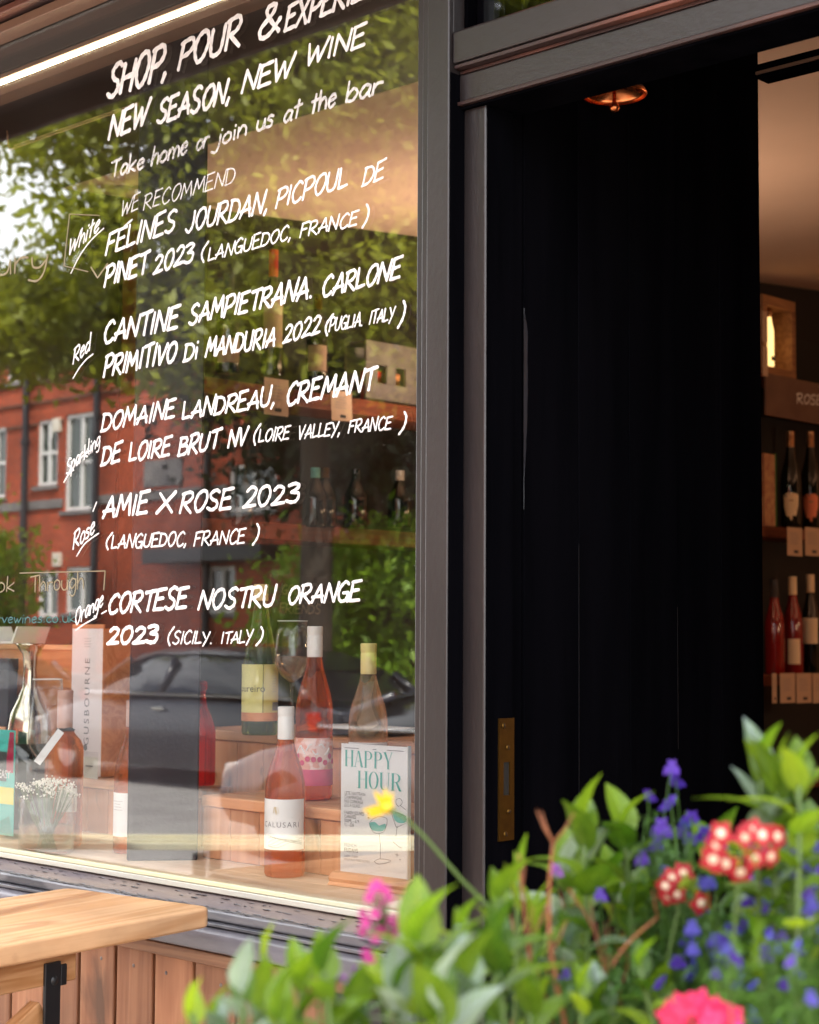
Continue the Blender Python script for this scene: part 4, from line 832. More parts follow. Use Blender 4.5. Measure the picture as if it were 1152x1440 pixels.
# large wooden box behind, tray and black box on it
yb = .50; wx0 = onY(-60, 1000, yb).x; wx1 = onY(186, 1000, yb).x; wz = onY(80, 908, yb).z
Wb = thing('wine_case', 'large orange stained wooden wine case at the back left of the window', 'crate', ((wx0+wx1)/2, yb+.15, DZ))
hw = (wx1-wx0)/2; n = 4
for i in range(n): bx('side_board', M['orangewood'], Wb, -hw, hw, -.15, -.138, (wz-DZ)*i/n+.0006, (wz-DZ)*(i+1)/n-.0006, .0015)
bx('case_body', M['orangewood'], Wb, -hw, hw, -.1375, -.06, 0, wz-DZ-.012, .002); bx('case_lid', M['crate'], Wb, -hw-.003, hw+.003, -.153, -.06, wz-DZ-.011, wz-DZ+.002, .002)
Tr = thing('paper_tray', 'white paper tray on top of the orange wine case', 'tray', (onY(15, 885, .55).x, .56, wz+.003)); mb = MB().prism([(-.07, 0), (.07, 0), (.095, .045), (.088, .045), (.064, .006), (-.064, .006), (-.088, .045), (-.095, .045)], 1, -.05, .05); mb.build('tray_body', M['white'], Tr)
kx0 = onY(-60, 975, .40).x; kx1 = onY(25, 975, .43).x; kz0 = onY(10, 1022, .40).z; kz1 = onY(10, 926, .40).z
crate('wooden_crate', 'pine crate under the black box at the left edge of the window', kx0, kx1, .395, .45, DZ, kz0-.001)
Kb = thing('black_box', 'matt black gift box at the left edge of the window display', 'box', ((kx0+kx1)/2, .43, kz0)); bx('box_body', M['ink'], Kb, -(kx1-kx0)/2, (kx1-kx0)/2, -.028, .0, 0, kz1-kz0-.03, .002); bx('box_lid', M['ink'], Kb, -(kx1-kx0)/2-.001, (kx1-kx0)/2+.001, -.0295, .0015, kz1-kz0-.0295, kz1-kz0, .002)
# decanter
P = Vector((onY(38, 1150, .31).x, .31, DZ)); h = ztop(P, 905)-DZ; sc = h
steel = pbr('steel_bronze', (.50, .44, .34), .12, metal=1)
Dc = thing('decanter', 'polished steel decanter with a flared lip', 'decanter', tuple(P))
MB().lathe([(.045, 0), (.050, .004), (.052, h*.30), (.053, h*.46)], 36).build('lower_body', M['darkglass'], Dc, smooth=True)
MB().lathe([(.053, h*.46), (.053, h*.52), (.047, h*.62), (.030, h*.70), (.018, h*.76), (.0155, h*.86), (.018, h*.94), (.034, h*.995), (.037, h), (.030, h*.985), (.015, h*.93)], 36, cap0=False).build('upper_body', steel, Dc, smooth=True)
# rosé with a tag
P = onZ(88, 1189, DZ); h = ztop(P, 971)-DZ
Tg = bottle('wine_bottle', 'squat rosé bottle with a white tag tied round its neck', P, h, .041, 'bordeaux', 'rose', 'pinkcap', .085, rz=face(P), neck=.0145)
arc_label(Tg, .041, .075, .125, -.35, .75, 'cream'); plines(Tg, .041, .088, .2)
mb = MB(); mb.lathe([(.0155, h*.735), (.018, h*.74), (.018, h*.755), (.0155, h*.76)], 20, cap0=False, cap1=False); mb.tube([(0, -.018, h*.75), (.012, -.026, h*.757), (.02, -.022, h*.745)], .003, 6); mb.tube([(0, -.018, h*.75), (-.014, -.026, h*.74), (-.02, -.025, h*.72)], .003, 6); mb.build('ribbon', M['ink'], Tg)
tg = MB().box(-.008, .008, -.0006, .0006, -.085, 0).build('neck_tag', M['white'], Tg, loc=(-.008, -.034, h*.745), rot=(math.radians(-14), math.radians(36), 0))
# bottle partly hidden by the column
P = onZ(181, 1210, DZ); P = Vector((P.x-.01, P.y+.012, DZ)); 
P = onY(186, 1210, .215); P = Vector((P.x-.003, .215, DZ)); h = ztop(P, 985)-DZ
Hc = bottle('wine_bottle', 'pale orange rosé bottle half hidden behind the left side of the dark column', P, h, .0385, 'burgundy', 'rose2' if 0 else 'rose', 'pinkcap', .055, rz=face(P)); arc_label(Hc, .0385, .035, .125, -1.5, 1.4, 'white'); plines(Hc, .0385, .09, -.9)
# flower vase: square glass
P = Vector((onY(66, 1150, .085).x, .085, DZ)); V = thing('flower_vase', 'clear glass vase of small white flowers at the left of the window', 'vase', tuple(P), face(P))
mb = MB(); prv = [(.055, 0), (.057, .004), (.057, .115), (.0555, .116), (.0545, .114), (.0545, .006), (.0, .005)]; mb.lathe(prv, 40, cap0=True, cap1=False).build('glass', M['thin'], V, smooth=True)
mb = MB().lathe([(.053, .007), (.054, .03), (.054, .055)], 36).build('water', M['clear'], V, smooth=True)
mb = MB(); fb = MB()
for k in range(60):
    a = random.uniform(0, 2*PI); r0 = random.uniform(.0, .02); r1 = random.uniform(.005, .062); z = random.uniform(.112, .138)-r1*.25
    mb.tube([(r0*math.cos(a+2), r0*math.sin(a+2), .01), (r1*.5*math.cos(a), r1*.5*math.sin(a), .07), (r1*math.cos(a), r1*math.sin(a), z+.017)], .0009, 4)
    for j in range(9):
        c = Vector((r1*math.cos(a), r1*math.sin(a), z+.018))+Vector((random.gauss(0, .0045), random.gauss(0, .0045), random.gauss(0, .003))); q_ = random.uniform(.0012, .0026)
        fb.add([c+Vector(v)*q_ for v in ((1, 0, 0), (-1, 0, 0), (0, 1, 0), (0, -1, 0), (0, 0, 1), (0, 0, -1))], [(0, 2, 4), (2, 1, 4), (1, 3, 4), (3, 0, 4), (2, 0, 5), (1, 2, 5), (3, 1, 5), (0, 3, 5)])
mb.build('stems', M['stem'], V); tag(fb.build('blossoms', petal('white_blossom', (.75, .72, .62), (.85, .83, .76)), V), kind='stuff')
# colourful leaflet stand at the edge of the picture
lz1 = onY(8, 1024, .16).z; lx1 = onY(21, 1100, .16).x
Lf = thing('leaflet_stand', 'clear stand holding a teal, yellow and pink leaflet at the left edge', 'leaflet stand', (lx1-.07, .16, DZ))
bx('leaflet', pbr('teal_print', (.05, .50, .42), .5), Lf, -.075, .066, .001, .002, .006, lz1-DZ-.004, 0)
bx('print_band', pbr('yellow_print', (.85, .72, .08), .5), Lf, -.074, .065, .0003, .0008, .075, .112, 0); bx('print_band', pbr('dark_print', (.04, .05, .05), .5), Lf, -.074, .035, .0003, .0008, .125, .19, 0)
MB().add([(.03, .0004, .145), (.062, .0004, .145), (.062, .0004, lz1-DZ-.008), (.045, .0004, lz1-DZ-.008)], [(0, 1, 2, 3)]).build('print_patch', M['pink'], Lf)
MB().add([(-.07, .0002, .01), (.064, .0002, .01), (.05, .0002, .05), (.0, .0002, .03), (-.05, .0002, .06)], [(0, 1, 2, 3, 4)]).build('print_patch', M['green_ink'], Lf)
fonttext('print', 'EASY', .026, M['white'], Lf, (.052, -.0002, .132), (PI/2, 0, 0), 'RIGHT', xs=.8)
bx('acrylic_front', M['acrylic'], Lf, -.08, .071, -.004, -.002, 0, lz1-DZ, 0); bx('acrylic_base', M['acrylic'], Lf, -.08, .071, -.001, .05, 0, .003, 0)
# small reserved card by the carton
cp = onY(127, 1055, .33); Cd = thing('price_card', 'small clear price card in front of the tall white carton', 'price card', (cp.x, .33, 1.116)); bx('card', M['acrylic'], Cd, -.028, .028, 0, .002, .0, .062, 0); bx('card_paper', M['cream'], Cd, -.026, .026, .0025, .003, .002, .05, 0); bx('print_line', M['greyink'], Cd, -.016, .012, -.0006, -.0002, .028, .031, 0)
# ------------------------------------------------------------------ shelves on the party wall
WX = -2.25
Sh = thing('wall_shelves', 'dark wall shelves of bottles seen through the shop window', 'shelves', (-2.35, 2.2, .15))
bx('back_panel', M['slot'], Sh, -.098, -.09, -.98, 1.55, 0, 2.62, 0)
shz = onX(455, 740, WX).z
for z in (shz-.0, 2.255): bx('shelf', M['shelfwood'], Sh, -.088, .10, -.97, 1.5, z-.15-.055, z-.15, .003)
for y in (-.975, 1.5): bx('upright', M['shelfwood'], Sh, -.088, .098, y, y+.035, 0, 2.62, .003)
Sb = thing('wall_shelves', 'dark wall shelves seen through the open doorway under the chalked ROSÉ board', 'shelves', (-2.35, 5.0, .15))
bx('back_panel', M['slot'], Sb, -.098, -.09, -1.15, 1.15, 0, 2.75, 0)
for z in (.80, 1.275, 1.945): bx('shelf', M['shelfwood'], Sb, -.088, .10, -1.10, 1.10, z-.15-.05, z-.15, .003)
for y in (-1.14, 1.11): bx('upright', M['shelfwood'], Sb, -.088, .098, y, y+.035, 0, 2.75, .003)
bz0 = onX(1110, 590, WX).z; bz1 = onX(1110, 532, WX).z; by0 = onX(1074, 560, WX).y
bx('top_shelf', M['shelfwood'], Sb, -.088, .098, -1.10, 1.10, bz1-.15-.02, bz1-.15, .003)
Rb = thing('shelf_board', 'brown shelf heading board chalked with the word ROSÉ', 'sign', (WX+.002, 5.0, bz0))
bx('board', pbr('brown_chalkboard', (.16, .085, .055), .7, c2=(.12, .06, .04), cscale=6), Rb, 0, .012, by0-5.0, 1.1, 0, bz1-bz0, .002)
mb = MB(); A = Vector((.0125, 0, 0)); qa = onX(1121, 567, WX+.014); qb = onX(1156, 569, WX+.014)
handword(mb, 'ROSE', (.0125, qa.y-5.0, qa.z-bz0), (.0125, qb.y-5.0, qb.z-bz0), onX(1121, 548, WX).z-onX(1121, 566, WX).z, .09, .1, nrm=Vector((1, 0, 0)))
sweep(mb, [(0, 0), (.03, .035)], .004, .0007, Vector((.0125, onX(1149, 545, WX).y-5, onX(1149, 545, WX).z-bz0)), Vector((0, 1, 0)), Vector((0, 0, 1)), Vector((1, 0, 0)))
mb.build('chalk_word', M['chalk'], Rb)
lamp_em, n_, o_ = newmat('lit_bulb'); e = N(n_, 'Emission'); e.inputs[0].default_value = (1, .62, .22, 1); e.inputs[1].default_value = .7; n_.links.new(e.outputs[0], o_.inputs[0])
# bottles seen through the window
def shelf_bottle(px, py_base, py_top, r, kind, wine, cap, label, labmat='plaster', lz=(.25, .55), group=None, cl=.05, x=WX):
    P = onX(px, py_base, x); zt = ztop(P, py_top); h = max(.2, min(.42, zt-P.z))
    t = bottle('wine_bottle', label, P, h, r, kind, wine, cap, cl, group=group, rz=face(P))
    if labmat: arc_label(t, r, h*lz[0], h*lz[1], -1.0, 1.0, labmat)
    return t
lab = pbr('aged_label', (.34, .22, .14), .7); lab2 = pbr('shelf_label', (.42, .28, .18), .7)
shelf_bottle(321, 526, 385, .040, 'bordeaux', 'darkglass', 'ink', 'dark bottle with tan label at the left end of the shelf behind the glass', lab, (.10, .34))
redcap = pbr('red_capsule', (.45, .008, .012), .35)
M['redcap'] = redcap
shelf_bottle(383, 530, 350, .037, 'bordeaux', 'darkglass', 'redcap', 'dark bottle with bright red capsule and pink label on the shelf behind the glass', lab2, (.22, .60), cl=.09)
shelf_bottle(446, 536, 415, .037, 'bordeaux', 'darkglass', 'brass', 'dark bottle with pale label right of the red capsuled bottle', lab, (.10, .40))
for px, lb, cp in ((340, 'dark bottle with green foil on the lower shelf, leftmost', 'darkglass'), (443, 'dark sparkling bottle with teal foil on the lower shelf', 'aqua_ink'), (456, 'dark sparkling bottle with gold foil on the lower shelf', 'brass'), (500, 'dark bottle on the lower shelf right of the gold foil', 'darkglass'), (562, 'dark bottle with pale foil at the right end of the lower shelf', 'cream')):
    shelf_bottle(px, 742, 668, .042, 'champagne', 'darkglass', cp, lb, None, cl=.10)
# grey box with slots
g0 = onX(520, 560, WX); g1 = onX(592, 570, WX); gz = onX(520, 476, WX).z
Gb = thing('slotted_box', 'grey wooden box with two square slots on the wall shelf', 'box', (WX-.03, (g0.y+g1.y)/2, 2.256)); gh = gz-2.256; gw = (g1.y-g0.y)/2
grey = pbr('greyed_wood', (.17, .14, .12), .7, c2=(.12, .10, .08), cscale=20)
bx('box_back', grey, Gb, -.10, -.09, -gw, gw, 0, gh, .002)
bx('box_front', grey, Gb, .0, .012, -gw, gw, 0, gh*.32, .002); bx('box_front', grey, Gb, .0, .012, -gw, gw, gh*.62, gh, .002)
for y0_, y1_ in ((-gw, -gw*.55), (-gw*.2, gw*.15), (gw*.55, gw)): bx('box_bar', grey, Gb, .0, .0118, y0_, y1_, gh*.3205, gh*.6195, .001)
bx('box_lid', grey, Gb, -.0895, .0, -gw, gw, gh-.012, gh-.001, .001)
for yy, mm in ((-gw*.37, 'redcap'), (gw*.35, 'orangewood')): bx('box_content', M[mm], Gb, -.07, -.02, yy-.03, yy+.03, .0, gh*.55, .004)
# price tags under the shelf
pt = pbr('tan_price_tag', (.54, .37, .25), .75)
def price_tag(pa, pb, py0, py1, lab_, grp=None, x=WX+.005, tilt=0):
    a = onX(pa, py0, x); b = onX(pb, py0, x); c = onX(pa, py1, x); t = thing('price_tag', lab_, 'price tag', (x, (a.y+b.y)/2, a.z), 0, grp); w2 = (b.y-a.y)/2; hh = a.z-c.z
    bx('tag_card', pt, t, .0, .0015, -w2, w2, -hh, 0, 0, rot=(tilt, 0, 0), loc=(0, 0, -hh/2))
    for k in range(5): bx('print_line', M['greyink'], t, .0018, .0022, -w2*.7, w2*(.3+.1*(k % 3)), -hh*(.2+.09*k)-.002, -hh*(.2+.09*k), 0)
    bx('price_print', M['ink'], t, .0018, .0024, -w2*.15, w2*.4, -hh*.90, -hh*.80, 0)
    return t
price_tag(372, 406, 530, 582, 'tan price tag hanging under the shelf below the red capsuled bottle', x=WX+.105); price_tag(466, 495, 548, 590, 'tan price tag hanging under the shelf left of the slotted box', x=WX+.105, tilt=.06)
# faint chalked board low on the shelf unit
Gf = thing('chalk_note', 'small dark note chalked with the words GOOD FRIENDS at the back of the shop', 'sign', (WX+.11, onX(390, 860, WX).y, onX(390, 880, WX).z)); bx('board', M['darkwall'], Gf, -.006, 0, -.12, .12, 0, .16, .001)
mb = MB(); handword(mb, 'GOOD', (.001, -.08, .10), (.001, .02, .10), .04, .07, .1, nrm=Vector((1, 0, 0))); handword(mb, 'FRIENDS', (.001, -.09, .04), (.001, .09, .04), .04, .07, .1, nrm=Vector((1, 0, 0))); mb.build('chalk_word', M['chalk_tan'], Gf)

# seen through the doorway
SX = WX
ivory = pbr('ivory_label', (.80, .62, .38), .6); M['ivory'] = ivory
coral = pbr('coral_seal', (.80, .22, .10), .6); M['coral'] = coral
goldfoil = pbr('bronze_foil', (.50, .27, .13), .3, metal=.8, c2=(.35, .18, .09), cscale=60); M['foil'] = goldfoil
for px, lm, lb in ((1113, 'ivory', 'sparkling bottle with ivory shield label on the doorway shelf'), (1141, 'coral', 'sparkling bottle with coral shield label on the doorway shelf'), (1168, 'ivory', 'bottle with orange neck at the right edge of the doorway shelf')):
    P = onX(px, 737, SX); P.z = 1.946; h = ztop(P, 607)-P.z
    t = bottle('sparkling_bottle', lb, P, h, .048, 'champagne', 'darkglass', 'foil', h*.40, rz=face(P), neck=.0165)
    vs = [(.0486*math.sin(a), -.0486*math.cos(a), z) for (a, z) in [(-.75, h*.33), (-.72, h*.22), (-.45, h*.12), (0, h*.07), (.45, h*.12), (.72, h*.22), (.75, h*.33), (.4, h*.355), (0, h*.36), (-.4, h*.355)]]
    az = [(-.75, h*.33), (-.72, h*.22), (-.45, h*.12), (0, h*.07), (.45, h*.12), (.72, h*.22), (.75, h*.33), (.4, h*.355), (0, h*.36), (-.4, h*.355)]
    vs = [(0, -.0487, h*.22)]+[(.0487*math.sin(a*f), -.0487*math.cos(a*f), h*.22+(z-h*.22)*f) for f in (.25, .5, .75, 1) for a, z in az]
    MB().add(vs, [(0, i+1, (i+1) % 10+1) for i in range(10)]+[(1+k*10+i, 11+k*10+i, 11+k*10+(i+1) % 10, 1+k*10+(i+1) % 10) for k in range(3) for i in range(10)]).build('label', M[lm], t)
    arc_label(t, .0487, h*.27, h*.285, -.22, .22, 'foil', 'label_crest')
    bx('neck_label', M['white'], t, -.010, .012, -.0345, -.033, h*.50, h*.585, .001, rot=(math.radians(-12), 0, 0))
P = onX(1084, 737, SX); Pb_ = thing('gift_box', 'small boxed bottle with green edge at the left end of the doorway shelf', 'box', (SX, P.y, 1.946))
bx('box_body', pbr('patterned_card', (.35, .13, .07), .6, c2=(.5, .3, .14), cscale=40), Pb_, -.06, 0, -.05, .04, 0, .33, .002); bx('box_edge', pbr('green_card', (.03, .11, .02), .6), Pb_, -.06, .001, .0405, .055, 0, .335, .002)
g = 'price tags along the doorway shelf'
for i, (pa, pb) in enumerate(((1107, 1128), (1132, 1154))): price_tag(pa, pb, 741, 781, ('left', 'right')[i]+' price tag hanging under the bottles with shield labels', g, x=WX+.102)
for i, (pa, pb) in enumerate(((1086, 1092), (1097, 1118), (1120, 1141), (1143, 1165))): price_tag(pa, pb, 947, 989, ('narrow first', 'second', 'third', 'fourth')[i]+' price tag from the left under the lower rosé bottles', g, x=WX+.102)
for px, top, w_, c_, lb, lm in ((1090, 815, 'wineglass_dark', 'ink', 'dark rosé bottle at the left end of the lower doorway shelf', None), (1116, 811, 'wineglass_dark', 'ivory', 'deep rosé bottle with tan cap and small square label on the lower doorway shelf', 'ivory'), (1141, 808, 'darkglass', 'ivory', 'dark bottle with pale cap and cream label on the lower doorway shelf', 'ivory'), (1163, 812, 'wineglass_dark', 'ivory', 'deep rosé bottle at the right edge of the lower doorway shelf', 'ivory')):
    P = onX(px, 944, SX); P.z = 1.276; h = ztop(P, top)-P.z
    t = bottle('wine_bottle', lb, P, h, .045, 'burgundy', w_, c_, .085, rz=face(P), neck=.017)
    if lm: arc_label(t, .045, h*(.10 if px < 1130 else .30), h*(.36 if px < 1130 else .56), -.55 if px < 1130 else -.9, .75, lm); 
# crate with the glowing bottle on the top shelf
P = onX(1104, 528, SX); k0 = onX(1074, 530, SX); k1 = onX(1120, 530, SX); kz = onX(1100, 420, SX).z; zb = bz1+.002
Kx = thing('shadow_frame', 'rough open wooden frame with a glowing bottle inside on top of the doorway shelf', 'crate', (SX-.09, (k0.y+k1.y)/2, zb)); w_ = (k1.y-k0.y)/2; hh = kz-zb
rough = wood('rough_lit_wood', (.24, .10, .04), (.36, .17, .07), 1, .7, vary=.1); t_ = .036
bx('frame_rail', rough, Kx, -.09, .09, -w_, w_, 0, t_, .003); bx('frame_rail', rough, Kx, -.09, .09, -w_, w_, hh-t_*1.3, hh, .003)
for s in (-1, 1): bx('frame_post', rough, Kx, -.09, .09, (w_-t_) if s > 0 else -w_, w_ if s > 0 else -w_+t_, t_+.001, hh-t_*1.3-.001, .003)
bx('frame_back', M['slot'], Kx, -.095, -.0905, -w_, w_, 0, hh, 0)
kk = Kx.location; yy = onX(1096, 520, SX+.02).y
Lb = thing('lit_bottle', 'small glowing amber bottle lamp inside the rough wooden frame', 'lamp', (SX-.03, yy, zb+t_+.001))
MB().lathe([(.018, 0), (.02, .01), (.02, .17), (.012, .21), (.009, .235)], 20).build('lit_glass', lamp_em, Lb, smooth=True)
MB().lathe([(.0125, .2355), (.0125, .275), (.0, .276)], 14).build('cap', M['foil'], Lb, smooth=True)
mb = MB(); [mb.box(.0203, .0213, -.02, .012, .03+.04*k, .05+.04*k) for k in range(1)]; mb.build('label_print', M['ink'], Lb)
pl = bpy.data.lights.new('bottle_glow', 'POINT'); pl.energy = .06; pl.color = (1, .6, .25); pl.shadow_soft_size = .03; lo = bpy.data.objects.new('bottle_glow', pl); COL.objects.link(lo); lo.parent = Lb; lo.location = (.07, 0, .14)
# second frame and cards beside it
k2 = onX(1122, 530, SX); k3 = onX(1137, 530, SX); kz2 = onX(1130, 438, SX).z; w2 = (k3.y-k2.y)/2
K2 = thing('shadow_frame', 'narrow tan frame standing right of the frame with the glowing bottle', 'frame', (SX-.12, (k2.y+k3.y)/2, zb)); bx('frame_panel', M['slot'], K2, -.02, .0, -w2+.02, w2-.02, .02, kz2-zb-.02, 0)
for a_, b_, c_, d_ in ((-w2, w2, 0, .02), (-w2, w2, kz2-zb-.0195, kz2-zb), (-w2, -w2+.0195, .0205, kz2-zb-.02), (w2-.0195, w2, .0205, kz2-zb-.02)): bx('frame_side', rough, K2, -.02, .01, a_, b_, c_, d_, .001)
cp = onX(1076, 440, SX); 
for i, (za, zb_) in enumerate(((438, 481), (488, 529))):
    a_ = onX(1076, za, SX+.05).z; b_ = onX(1076, zb_, SX+.05).z; y0_ = onX(1072, 480, SX+.05).y; y1_ = onX(1079, 480, SX+.05).y
    c = bx('note_card', pt, None, SX+.05, SX+.053, y0_, y1_, b_, a_, 0); tag(c, ('upper', 'lower')[i]+' tan note card at the left edge of the glowing frame', 'card')
# pendant lamps added out of view to light the ceiling and doorway shelves
for i, (x, y, en) in enumerate(((-1.75, 2.25, 13), (1.9, 3.4, 19), (1.2, 5.3, 13))):
    z = 2.81+(y-1)*.0808; L_ = thing('unseen_pendant', ('unseen pendant lamp added to light the ceiling behind the window', 'unseen pendant lamp added to light the right of the shop', 'unseen pendant lamp added to light the back of the shop')[i], 'lamp', (x, y, z), 0, 'unseen pendant lamps added inside the shop')
    MB().tube([(0, 0, 0), (0, 0, -1.12)], .004).build('cord', M['ink'], L_); MB().lathe([(.02, -1.25), (.10, -1.23), (.15, -1.13), (.145, -1.13), (.096, -1.22), (.015, -1.24)], 28, cap0=False, cap1=False).build('shade', M['copper'], L_, smooth=True)
    MB().lathe([(0, -1.10), (.03, -1.12), (.035, -1.15), (.02, -1.18), (0, -1.185)], 18, cap0=False, cap1=False).build('bulb', lamp_em, L_, smooth=True)
    pl = bpy.data.lights.new('bulb_light', 'POINT'); pl.energy = (.5, 9, 13)[i]; pl.color = (1, .62, .36); pl.shadow_soft_size = .08; lo = bpy.data.objects.new('bulb_light', pl); COL.objects.link(lo); lo.parent = L_; lo.location = (0, 0, -1.34)
    pl = bpy.data.lights.new('ceiling_fill', 'SPOT'); pl.energy = en*2.2; pl.spot_size = math.radians(158); pl.spot_blend = 1; pl.color = (1, .74, .55); pl.shadow_soft_size = .08; lo = bpy.data.objects.new('ceiling_fill', pl); COL.objects.link(lo); lo.parent = L_; lo.location = (0, .0, -1.0); lo.rotation_euler = (PI, 0, 0)  # upward spot added to brighten the ceiling but not the shelves

# ------------------------------------------------------------------ bar table outside
TZ = .988; TT = .034
A = onZ(300, 1275, TZ); Bq = onZ(46, 1255.5, TZ); Cq = onZ(0, 1330, TZ)
u2 = (Bq-A).normalized(); u1 = Vector((u2.y, -u2.x, 0)); 
if u1.dot(Cq-A) < 0: u1 = -u1
u1 = (Cq-A).normalized(); u2 = Vector((-u1.y, u1.x, 0)); u2 = u2 if u2.dot(Bq-A) > 0 else -u2
wid = abs((Bq-A).dot(u2)); wid = max(wid, .30)
Tb = thing('bar_table', 'high wooden bar table with rounded corners and black metal legs', 'table', (A.x, A.y, 0), math.atan2(-u1.y, -u1.x))
# local frame: -X runs along the front edge away from the corner, Y across the top
Rl = Matrix.Rotation(-Tb.rotation_euler.z, 3, 'Z')
sg = 1 if (Rl @ u2).y > 0 else -1
def rrect(x0, x1, y0, y1, r, n=6):
    P = []
    for (cx, cy_, a0) in ((x1-r, y0+r, -PI/2), (x1-r, y1-r, 0), (x0+r, y1-r, PI/2), (x0+r, y0+r, PI)):
        for i in range(n+1): a = a0+PI/2*i/n; P.append((cx+r*math.cos(a), cy_+r*math.sin(a)))
    return P
y0_, y1_ = (0, wid) if sg > 0 else (-wid, 0)
MB().prism(rrect(-1.15, 0, y0_, y1_, .022), 2, TZ-TT, TZ).build('table_top', M['table'], Tb, bevel=.006)
def loc_of(px, py, z): q = onZ(px, py, z); return Rl @ (q-Tb.location)
bq = loc_of(137, 1375, TZ-TT-.048); bq0 = loc_of(108, 1378, TZ-TT-.048)
yb0 = bq0.y; bwid = .045*sg; yb0, yb1 = sorted((yb0, yb0+bwid)); xe = bq0.x
bx('batten', M['tabledge'], Tb, -1.05, xe, yb0, yb1, TZ-TT-.048, TZ-TT-.0008, .004)
lq0 = loc_of(63, 1400, .9); lq1 = loc_of(85, 1400, .9)
yl = (yb0-.007 if sg > 0 else yb1+.001)
lx = (Rl @ (dep(74, 1400, proj_d if False else (Vector((A.x, A.y, .9))-CC).dot(CF))-Tb.location)).x
# leg: find local x so that the leg shows at photo column 63..85
def find_x(px, y, z):
    a, b = -1.1, .0
    for _ in range(40):
        m = (a+b)/2; P = Tb.matrix_basis @ Vector((m, y, z))
        if proj(P)[0] > px: b = m
        else: a = m
    return (a+b)/2
bpy.context.view_layer.update()
xl0, xl1 = find_x(63, yl, .85), find_x(85, yl, .85)
bx('leg', M['blackmetal'], Tb, xl0, xl1, yl, yl+.006, .0, TZ-TT-.012, .0015)
bx('leg_bracket', M['blackmetal'], Tb, xl1+.0005, xl1+.012, yl, yl+.005, TZ-TT-.05, TZ-TT-.018, .001)
bx('leg', M['blackmetal'], Tb, -1.0, -.96, yl, yl+.006, .0, TZ-TT-.012, .0015)
yf = y0_+.04 if sg < 0 else y1_-.04
bx('leg', M['blackmetal'], Tb, xl0-.2, xl1-.2, yf, yf+.006, .0, TZ-TT-.0012, .0015); bx('leg', M['blackmetal'], Tb, -1.0, -.96, yf, yf+.006, .0, TZ-TT-.0012, .0015)
for xx in (xl0+.018, ): MB().lathe([(.0, .003), (.006, .002), (.0075, 0)], 12, cap0=False, cap1=False).build('bolt', M['blackmetal'], Tb, smooth=True, loc=(xx, yl-.0002, TZ-TT-.04), rot=(PI/2, 0, 0))
# diagonal timber brace behind the leg
P0 = Vector((xl0+.015, yl+.03*sg, .865)); P1 = P0+Vector((-.55, 0, -.30)); dv = P1-P0
br = MB().box(-dv.length/2, dv.length/2, -.012, .012, -.019, .019).build('brace', M['tabledge'], Tb, bevel=.003, loc=(P0+P1)/2, rot=(0, math.atan2(-dv.z, dv.x), 0))

# pale bench added on the pavement to give a bright band in the glass
def refl_at(px, py, z): d = ray(px, py); d = Vector((d.x, -d.y, d.z)); c = Vector((CC.x, -CC.y, CC.z)); return c+d*((z-c.z)/d.z)
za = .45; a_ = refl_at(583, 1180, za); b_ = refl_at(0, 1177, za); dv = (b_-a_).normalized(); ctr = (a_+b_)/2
T2 = thing('added_bench', 'wide pale timber bench added on the pavement to reflect as a bright band', 'bench', (ctr.x, ctr.y, 0), math.atan2(dv.y, dv.x))
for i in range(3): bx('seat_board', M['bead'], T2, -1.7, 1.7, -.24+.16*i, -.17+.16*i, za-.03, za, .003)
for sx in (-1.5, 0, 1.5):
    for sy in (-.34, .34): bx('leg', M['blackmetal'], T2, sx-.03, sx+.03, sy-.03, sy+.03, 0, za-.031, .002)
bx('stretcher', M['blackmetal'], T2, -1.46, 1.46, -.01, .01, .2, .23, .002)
# ------------------------------------------------------------------ brick building across the street
def refl_y(px, py, y): d = ray(px, py); d = Vector((d.x, -d.y, d.z)); c = Vector((CC.x, -CC.y, CC.z)); return c+d*((y-c.y)/d.y)
BY = -15.5
Bd = thing('brick_building', 'long red brick terrace with white windows across the street, reflected in the glass', 'building', (-20, BY, -.2))
def XZ(px, py): q = refl_y(px, py, BY); return q.x+20, q.z+.2
wins = []
def W_(px0, py0, px1, py1): (xa, za_), (xb, zb2) = XZ(px0, py0), XZ(px1, py1); wins.append((min(xa, xb), max(xa, xb), min(za_, zb2), max(za_, zb2)))
W_(53, 592, 80, 682); W_(92, 584, 133, 716); W_(-22, 604, 7, 700); W_(10, 478, 40, 535); W_(54, 480, 82, 526)
W_(53, 803, 80, 868); W_(92, 798, 133, 862); W_(290, 797, 330, 862); W_(322, 655, 388, 716); W_(525, 622, 577, 738); W_(226, 485, 262, 530); W_(322, 500, 385, 560); W_(525, 470, 577, 560); W_(440, 640, 480, 716); W_(440, 780, 480, 850)
for k in range(-4, 0):
    for (a, b, c, d) in ((-.7, .5, 4.1, 5.4), (1.0, 1.6, 4.1, 5.4), (-.7, .5, 6.2, 7.3), (-.7, .5, 1.5, 2.7)): wins.append((-5.9+k*3.2+a, -5.9+k*3.2+b, c, d))
for k in range(1, 6):
    for (a, b, c, d) in ((-.7, .6, 4.1, 5.5), (-.7, .6, 6.2, 7.3), (-.7, .6, 1.5, 2.8)): wins.append((6.4+k*3.2+a, 6.4+k*3.2+b, c, d))
X0, X1, Z1 = -22, 26, 7.55
xs = sorted({X0, X1, *[w_[0] for w_ in wins], *[w_[1] for w_ in wins]}); zs = sorted({0.0, Z1, *[w_[2] for w_ in wins], *[w_[3] for w_ in wins]})
mb = MB()
